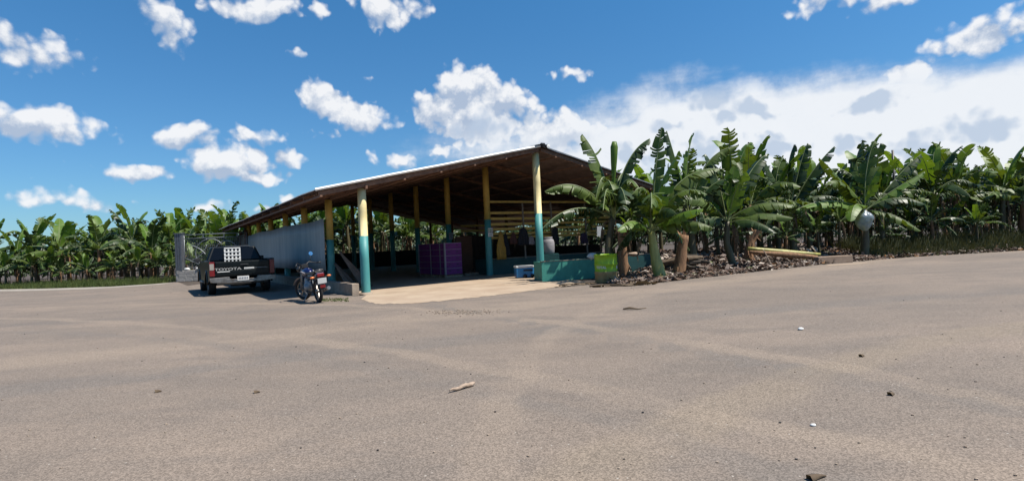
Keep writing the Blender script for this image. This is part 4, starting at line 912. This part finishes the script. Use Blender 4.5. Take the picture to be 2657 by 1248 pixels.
hero('banana plant carrying a blue plastic bunch bag near the right', (2243, 655), 21.5, (2243, 545), [
 (2150, 500, 2065, 545, -.8, .6, 45, .5, 'y'), (2245, 480, 2285, 430, -.5, .6, 25, .5, 'y'), (2200, 480, 2125, 410, -.2, .5, 35, .3, 'n'), (2215, 500, 2207, 575, -1.2, .5, 20, .2, 'y'),
 (2320, 490, 2400, 530, -.6, .6, 50, .6, 'd'), (2300, 500, 2400, 445, -.2, .55, 45, .8, 'y'), (2240, 430, 2270, 365, .5, .7, 20, .6, 'n'), (2180, 440, 2140, 480, -.7, .6, 40, .8, 'n'), (2310, 540, 2390, 600, -.9, .5, 45, .6, 'n')], m_stem, (.17, .14, .1), 2, seed=5)
hero('banana plant whose dark ragged leaves stand against the white cloud bank', (2060, 660), 22.5, (2050, 540), [
 (2035, 420, 2062, 375, 0, .6, 30, .95, 'd'), (2075, 420, 2095, 372, .3, .6, 30, .9, 'd'), (2100, 440, 2165, 380, 0, .7, 35, .9, 'd'), (2000, 450, 1975, 400, .3, .6, 35, .9, 'd'), (1990, 480, 1930, 500, .2, .6, 50, .8, 'n'), (2120, 490, 2190, 520, -.4, .6, 50, .8, 'd'), (2070, 500, 2110, 600, -.8, .5, 45, .5, 'n'), (2020, 500, 1985, 590, -.8, .5, 45, .5, 'd')], m_stem, skirt=3, seed=6)
hero('banana plant with a broad sunlit upright leaf near the thin pole', (2290, 655), 24, (2280, 520), [
 (2265, 420, 2285, 372, 0, .95, 15, .4, 'n'), (2230, 420, 2275, 375, .2, .7, 35, .9, 'd'), (2190, 440, 2240, 370, .4, .8, 40, .9, 'd'), (2340, 440, 2390, 400, .2, .6, 40, .9, 'd'), (2350, 480, 2420, 500, 0, .6, 50, .8, 'n'), (2210, 500, 2170, 560, 0, .6, 50, .8, 'd')], m_stem, skirt=3, seed=7)
# bunch bag
q = D(2243, 570, 21.0); bb = MB(); n_, k_ = 22, 16; prf = [.03, .05, .12, .22, .29, .33, .345, .36, .355, .35, .33, .32, .30, .27, .22, .15, .08]
for j in range(k_+1):
    for i in range(n_):
        q_ = 2*math.pi*i/n_; r_ = .8*prf[j]*(1+.13*math.sin(q_*5+j*.35)+.10*mnoise.noise(Vector((math.cos(q_)*2, math.sin(q_)*2, j*.45)))); bb.v.append((r_*math.cos(q_)+.05*math.sin(j*.4), r_*math.sin(q_), .82-j*.052))
for j in range(k_):
    for i in range(n_): bb.f.append([j*n_+i, (j+1)*n_+i, (j+1)*n_+(i+1) % n_, j*n_+(i+1) % n_]); bb.m.append(0); bb.s.append(True)
tag(bb.build('bunch_bag', m_bluebag, loc=(q.x, q.y, q.z-.42)), 'blue grey plastic bag over a banana bunch, hanging from the right plant', 'plastic bag')
# cut and leaning stems
def stump(name, label, pxs, depth, rad, mt, cat='banana stem'):
    P = [D(a, b, depth) for a, b in pxs]; P[0].z = min(P[0].z, hgt(P[0].x, P[0].y)+.0) if name != 'fallen_banana_stem' else P[0].z; b0 = P[0].copy(); mb = MB()
    Q = [p-b0 for p in P]; QQ = []; rr = []
    for k in range(9):
        t = k/8*(len(Q)-1); i = min(int(t), len(Q)-2); f_ = t-i; QQ.append(Q[i].lerp(Q[i+1], f_)); rr.append(rad[i]+(rad[i+1]-rad[i])*f_)
    mb.tube(QQ, rr, 12, 0, True, True, .09)
    if rad[0] > .12:      # peeling sheaths
        rs = random.Random(int(pxs[0][0]))
        for k in range(16):
            t = rs.uniform(.1, 1); i = min(int(t*8), 7); c_ = QQ[i].lerp(QQ[i+1], t*8-i if t < 1 else 0); r_ = rr[i]; a = rs.uniform(0, 6.28); o_ = Vector((math.cos(a), math.sin(a), 0)); sd = Vector((-o_.y, o_.x, 0)); w_ = rs.uniform(.03, .07); h_ = rs.uniform(.15, .4); fl = rs.uniform(.04, .16)
            up_ = 1 if t > .85 else -1
            mb.add([c_+o_*r_*.9-sd*w_, c_+o_*r_*.9+sd*w_, c_+o_*(r_+fl*.5)+sd*w_*.8+ZA*h_*.5*up_, c_+o_*(r_+fl)+ZA*h_*up_*.9, c_+o_*(r_+fl*.5)-sd*w_*.8+ZA*h_*.5*up_], [(0, 1, 2, 3, 4)])
    return tag(mb.build(name, mt, loc=b0), label, cat)
stump('cut_banana_stem', 'orange brown cut stem standing right of the yellow green stem', [(1760, 722), (1768, 660), (1776, 610)], 16.6, [.20, .16, .13], m_stem_b)
stump('dry_banana_stem', 'dark red brown dry stem right behind the lime drum', [(1622, 722), (1618, 680), (1612, 600)], 16.9, [.17, .15, .12], m_stem_b)
stump('leaning_banana_stem', 'slanting brown stem with its top leaning right near the fallen stems', [(1938, 690), (1945, 640), (1968, 592)], 20, [.18, .13, .10], m_stem_b)
stump('fallen_banana_stem', 'long pale yellow fallen stem lying above the litter', [(1940, 645), (2040, 655), (2128, 660)], 19.6, [.07, .10, .05], m_stem_y)
stump('fallen_banana_stem', 'thicker ochre fallen stem lying under the pale one', [(1945, 654), (2050, 662), (2120, 668)], 19.4, [.06, .11, .07], m_stem_b)
stump('dry_branch', 'thin grey stick leaning down from the fallen stems', [(2000, 680), (1990, 665), (1980, 648)], 19.2, [.02, .02, .015], m_wood_l, 'branch')
# concrete kerb block
q = G(2170, 684); mb = MB(); mb.box((0, 0, .13), (1.35, .3, .27)); tag(mb.build('concrete_block', mat('tan concrete', (.28, .19, .13), .9, col2=(.42, .31, .23), scale=4, bump=.4), loc=(q.x, q.y+.2, 0), rotz=R(8), bevel=.02), 'long raw concrete block at the road edge below the plants', 'concrete block')
mb = MB(); 
q2 = G(2150, 690); mb.add([(0, 0, 0), (1.3, .25, 0), (2.2, .75, 0), (.4, .5, 0)], [(0, 1, 2, 3)]); mb.build('concrete_spill', m_floor, loc=(q2.x-.1, q2.y, .01), kind='structure')
# rotting log heap
q = G(1800, 716); lg = thing('log_heap', 'heap of split rotting banana logs behind the litter', 'log heap', (q.x-.05, q.y+1.0, .05))
for k in range(22):
    rr_ = random.Random(k); z = .05+.035*(k//2)*rr_.uniform(.6, 1); mb = MB(); x0 = rr_.uniform(-.85, -.2); x1 = rr_.uniform(.1, .85); y0 = rr_.uniform(-.3, .3); q0 = rr_.uniform(.03, .085); mb.tube([(x0, y0, z), ((x0+x1)/2, y0+rr_.uniform(-.1, .1), z+.06+.1*rr_.random()), (x1, y0+rr_.uniform(-.2, .2), z+rr_.uniform(.02, .22))], [q0, q0*1.2, q0*.6], 7, 0, True, False, .35); mb.build('split_log', m_bark if k % 3 else m_dry, lg)
# thin pole in the plantation
q = D(2316, 390, 26); mb = MB(); mb.tube([(0, 0, 0), (0, 0, q.z)], .05, 8); tag(mb.build('utility_pole', m_dark, loc=(q.x, q.y, 0)), 'thin dark pole rising above the banana plants at right', 'pole')
# --- rows behind
LOOK = ['with tall spreading leaves', 'with low arching leaves', 'with high upright leaves', 'with short drooping leaves', 'with evenly fanned leaves', 'with stiff steep leaves']
def scatter(pts, label, group):
    for t in pts:
        x, y, s = t[:3]; k = rp.randrange(6); put(x, y, label.replace('banana plant', 'banana plant ' + LOOK[k] if s > .6 else 'small banana sucker') + (t[3] if len(t) > 3 else ''), group, s, k)
rows = []
r9 = random.Random(21)
for row, (off, sp) in enumerate(((3.6, 2.0), (5.5, 2.0), (7.6, 2.2), (10.4, 2.8), (14.5, 3.6))):
    x = 5.6 + row*.9 + (row % 2)*1.1
    while x < 34 + row*3:
        y = lerp_poly(EDGE, x) + off + r9.uniform(-.6, .6)
        g = (Vector((x, y, 0))-O_).dot(G_)
        if g > 14.0 : rows.append((x + r9.uniform(-.5, .5), y, r9.uniform(.9, 1.12), ', ' + ['first', 'second', 'third', 'fourth', 'last'][row] + ' row back'))
        if row < 3 and g > 13.2: rows.append((x + sp/2 + r9.uniform(-.3, .3), y - 1.0 + r9.uniform(-.5, .5), r9.uniform(.38, .62), ', ' + ['first', 'second', 'third'][row] + ' row back'))
        x += sp
scatter(rows, 'banana plant, right rows', 'banana plants in rows on the right')
rows = []
for i in range(5):
    for j in range(11):
        a = 24.8 + i*2.7 + r9.uniform(-.6, .6); g = -1.5 + j*2.3 + r9.uniform(-.6, .6); p = B(a, g)
        if i > 2 and j % 2: continue
        rows.append((p.x, p.y, r9.uniform(1.0, 1.25) if g > 3 else r9.uniform(.68, .8)))
for x, y in ((4.9, 26.6), (5.9, 27.4), (5.4, 29), (6.6, 29.2), (4.4, 30), (7.3, 27.6)): rows.append((x, y, 1.0)); rows.append((x+.8, y-.7, .5))
for i in range(6):
    for j in range(2):
        a = 7.5 + i*2.6 + r9.uniform(-.5, .5); g = 19.3 + j*2.6 + r9.uniform(-.5, .5)
        p = B(a, g)
        if p.x < 8: rows.append((p.x, p.y, r9.uniform(.8, 1.0)))
scatter(rows, 'banana plant beyond the shed', 'banana plants beyond the shed')
rows = []
for row in range(4):
    x = -33 + (row % 2)*1.2
    while x < -17.5 - (1.5 if row < 1 else 0):
        px_edge = 31.0 + (x+18)*-.10
        rows.append((x + r9.uniform(-.5, .5), px_edge + 1.6 + row*2.6 + r9.uniform(-.5, .5), r9.uniform(.84, 1.04)))
        rows.append((x + .3, px_edge + .5 + r9.uniform(-.2, .2), r9.uniform(.4, .6))) if row == 0 else None
        rows.append((x + 1.2, px_edge + .9 + row*2.6 + r9.uniform(-.4, .4), r9.uniform(.4, .58))) if row < 2 else None
        x += 1.8
for x, y in ((-17.2, 33.4), (-15.4, 34.2), (-13.9, 35.6), (-16.5, 36.6), (-18.2, 38), (-19.5, 36), (-15, 38.6)): rows.append((x, y, r9.uniform(.75, .9)))
scatter(rows, 'banana plant left behind the verge', 'banana plants on the left')
# ================================================================== trees, far wood, grass, litter
def leaf_cloud(mb, c, r, n, size, rnd, shell=.5):
    for _ in range(n):
        d = Vector((rnd.gauss(0, 1), rnd.gauss(0, 1), rnd.gauss(0, 1))).normalized(); q = (shell + (1-shell)*rnd.random())
        lump = 1 + .35*mnoise.noise(d*2+Vector(c)); p = Vector(c) + Vector((d.x*r[0], d.y*r[1], d.z*r[2]))*q*lump
        X = Vector((rnd.gauss(0, 1), rnd.gauss(0, 1), rnd.gauss(0, 1))).normalized(); Y = X.orthogonal().normalized(); s_ = size*rnd.uniform(.6, 1.4)
        mb.add([p-X*s_, p-Y*s_*.45, p+X*s_, p+Y*s_*.45], [(0, 1, 2, 3)])
def tree(x, y, h, w, label, seed):
    rnd = random.Random(seed); t_ = thing('broadleaf_tree', label, 'tree', (x, y, 0))
    mb = MB(); mb.tube([(0, 0, -.1), (.1, 0, h*.3), (.05, .1, h*.6)], [.16, .12, .06], 8)
    for k in range(5): a = k*1.3; mb.tube([(.1, 0, h*.3), (.1+math.cos(a)*w*.3, math.sin(a)*w*.3, h*.55), (math.cos(a)*w*.6, math.sin(a)*w*.6, h*.8)], [.07, .05, .02], 6)
    mb.build('trunk', m_bark, t_)
    mb = MB()
    for k in range(9): a = rnd.uniform(0, 6.28); d = rnd.uniform(.1, .65)*w; leaf_cloud(mb, (math.cos(a)*d, math.sin(a)*d, h*rnd.uniform(.5, .86)), (w*.42, w*.42, h*.18), 420, .09, rnd)
    mb.build('crown', m_tree, t_)
p = D(375, 600, 42); tree(p.x, p.y, 4.4, 2.0, 'round bushy tree rising behind the left banana plants', 3)
p = D(310, 600, 44); tree(p.x, p.y, 3.9, 1.8, 'lower bushy tree at the far left behind the banana plants', 4)
p = D(455, 600, 46); tree(p.x, p.y, 4.2, 1.6, 'bushy tree above the gate pillar in the distance', 5)
mb = MB(); rnd = random.Random(77)
for k in range(110):
    ang_ = R(-60 + k*1.1); dist = rnd.uniform(60, 70); leaf_cloud(mb, (math.sin(ang_)*dist, math.cos(ang_)*dist, 1.6), (2.2, 1.5, rnd.uniform(1.2, 1.8)), 170, .30, rnd, .3)
mb.build('far_wood', m_tree, kind='stuff')
def blades(mb, x, y, z, h, rnd, mi=0):
    a = rnd.uniform(0, 6.28); w = .012; dx, dy = math.cos(a), math.sin(a); l = rnd.uniform(.1, .5)*h
    mb.add([(x-dy*w, y+dx*w, z), (x+dy*w, y-dx*w, z), (x+dx*l*.5+dy*w*.6, y+dy*l*.5-dx*w*.6, z+h*.65), (x+dx*l, y+dy*l, z+h), (x+dx*l*.5-dy*w*.6, y+dy*l*.5+dx*w*.6, z+h*.65)], [(0, 1, 2, 3, 4)], mi)
mb = MB(); rnd = random.Random(9)
for _ in range(9000):
    x = rnd.uniform(-34, -18.4); e = lerp_poly([(p.x, p.y) for p in left_edge], x); d = rnd.random()**1.5*3.2; blades(mb, x, e+.05+d, 0, rnd.uniform(.06, .28)*(1+d*.2), rnd)
for _ in range(9000):
    x = rnd.uniform(14.2, 24); d = rnd.random()**1.1*3.4; y = lerp_poly(EDGE, x)+.1+d; blades(mb, x, y, hgt(x, y)-.02, rnd.uniform(.08, .3)*(1+d*.5), rnd, 1)
for _ in range(260):
    q = G(rnd.uniform(835, 905), rnd.uniform(775, 783)); blades(mb, q.x, q.y, 0, rnd.uniform(.02, .05), rnd)
mb.build('grass', [m_grass, mat('dry tall grass', (.04, .055, .015), .85, col2=(.16, .16, .06), scale=1.2, trans=.1)], kind='stuff')
mb = MB(); rnd = random.Random(13)
def flake(x, y, z, L_, w_, mi, tilt=.5):
    X = Vector((rnd.gauss(0, 1), rnd.gauss(0, 1), rnd.gauss(0, tilt)*.4)).normalized(); Y = X.cross(Vector((rnd.gauss(0, tilt), rnd.gauss(0, tilt), 1))).normalized(); N = X.cross(Y); c = Vector((x, y, z)); k = rnd.uniform(-.3, .3)
    mb.add([c-X*L_-Y*w_*.5, c-X*L_*.2-Y*w_+N*k*L_, c+X*L_*.9, c+X*L_*.1+Y*w_+N*k*L_, c-X*L_+Y*w_*.4], [(0, 1, 2, 3, 4)], mi)
for _ in range(15000):
    x = rnd.uniform(2.6, 13.8) if rnd.random() < .62 else rnd.uniform(12.5, 24); d = rnd.random()**1.6*3.6; y = lerp_poly(EDGE, x)+.05+d+rnd.gauss(0, .06)
    z = hgt(x, y) + rnd.random()**2*.14
    mi = rnd.choices([0, 1, 2, 3, 4], [6, 5, 1.5, .5, .4])[0]; bg_ = 1.7 if rnd.random() < .1 else .85; flake(x, y, z, bg_*rnd.uniform(.03, .14), bg_*rnd.uniform(.012, .045), mi, .7)
lit_m = [mat('litter brown', (.13, .075, .05), .9), mat('litter grey', (.26, .20, .165), .9), mat('litter pale', (.59, .50, .42), .85), mat('litter orange', (.38, .17, .05), .85), mat('litter green', (.12, .14, .04), .8)]
mb.build('leaf_litter', lit_m, kind='stuff')
mb = MB()
for _ in range(2600):
    x = rnd.uniform(5, 26); y = lerp_poly(EDGE, x) + rnd.uniform(2.5, 16); flake(x, y, hgt(x, y)+rnd.random()*.12, rnd.uniform(.1, .35), rnd.uniform(.04, .1), rnd.choices([0, 1, 2], [3, 3, 1])[0])
mb.build('dead_leaves', lit_m, kind='stuff')
# big dry leaves lying at the trough foot
for i, (px, py, L_, an, lb) in enumerate(((1500, 741, .55, .2, 'long dry brown leaf lying below the sunlit trough'), (1590, 744, .6, -.1, 'dark dry leaf lying on the asphalt below the lime drum'), (1660, 741, .5, .15, 'dry leaf flat on the asphalt right of the drum'))):
    q = G(px, py); d = Vector((math.cos(an), math.sin(an), 0)); o = leaf_blade(-d*L_+ZA*.03, ZA*.08, d*L_+ZA*.03, .2, i, [m_dry, m_dry], None, 'dry_leaf', .05, 20, .6, 16); o.location = (q.x, q.y, .01); tag(o, lb, 'dry leaf')
# ================================================================== bits on the asphalt
p = G(1166, 1021); q = G(1231, 1001); d = q-p; mb = MB(); N_ = 9
mb.tube([Vector((0, 0, .022)) + d*(k/8) + Vector((0, 0, .006*math.sin(k*1.7))) for k in range(9)], [.006, .011, .014, .016, .018, .019, .021, .022, .012], 8, 0, True, True, .15)
tag(mb.build('stick', m_wood_l, loc=(p.x, p.y, .004)), 'pale bark stick lying in the middle of the asphalt', 'stick')
def stone(px, py, r, label, seed, mt=m_wpaper): q = G(px, py); blob('stone', label, 'stone', (q.x, q.y, .0), (r, r*.8, r*.55), mt, seed)
stone(2078, 857, .035, 'white angular stone on the right of the asphalt', 41); stone(2110, 1106, .018, 'small round white pebble low on the right', 42)
stone(431, 1102, .012, 'pale pebble near the lower left', 43, m_conc); stone(946, 941, .012, 'dark pebble left of the pale stick', 44, m_dark)
q = G(1617, 806); mb = MB(); mb.tube([(0, 0, .03), (.12, .03, .04), (.26, -.02, .02), (.4, .0, .03)], [.012, .02, .012, .006], 6, 0, True, True, .2); tag(mb.build('twig', m_dry, loc=(q.x, q.y, 0)), 'dark curled twig on the asphalt in front of the drum', 'twig')
for i, (px, py, lb) in enumerate(((2122, 1243, 'dark crumpled leaf at the bottom edge of the picture'), (412, 1018, 'brown leaf scrap at the lower left'), (668, 1020, 'thin dry stalk left of the middle'), (2238, 926, 'dark leaf scrap on the right'), (2315, 1026, 'small dark leaf low at the right'))):
    q = G(px, py); d = Vector((1, .3, 0))*(.022 if i else .05); o = leaf_blade(-d+ZA*.004, ZA*.014, d+ZA*.004, .03, i+60, [m_dry if i % 2 else m_cloth_d, m_dry], None, 'dead_leaf', .05, 30, .7, 10); o.location = (q.x, q.y, .006); tag(o, lb, 'dead leaf')
mb = MB(); rnd = random.Random(3)
def pebble(x, y, r, mi=0):
    a = rnd.uniform(0, 6.28); v, f = ellip((x, y, .004+r*.4), (r, r*rnd.uniform(.6, 1), r*.6), 5, 3); mb.add(v, f, mi)
for _ in range(240):
    px = rnd.uniform(-40, 2700); py = 740 + 508*rnd.random()**1.2; q = G(px, py)
    if (q-O_).dot(G_) > -.6 and (q-O_).dot(A_) > -.6: continue
    pebble(q.x, q.y, rnd.uniform(.003, .009)*(1+q.y*.06), rnd.choice((0, 0, 0, 0, 1)))
for _ in range(260):
    q = G(rnd.gauss(1205, 45), rnd.gauss(811, 3.5)); pebble(q.x, q.y, rnd.uniform(.008, .02))
mb.build('gravel', [m_conc, m_dark], kind='stuff')
bpy.context.view_layer.update()
# plants of one look are told apart by their order from the left
by = {}
for o in bpy.data.objects:
    if o.parent is None and o.get('category') == 'banana plant': by.setdefault(o['label'], []).append(o)
def nth(n): return f"{n}{'th' if 10 <= n % 100 <= 20 else {1: 'st', 2: 'nd', 3: 'rd'}.get(n % 10, 'th')}"
for lb, os_ in by.items():
    if len(os_) > 1:
        for n, o in enumerate(sorted(os_, key=lambda q: q.location.x/q.location.y), 1): o['label'] = f'{lb}, {nth(n)} from the left'
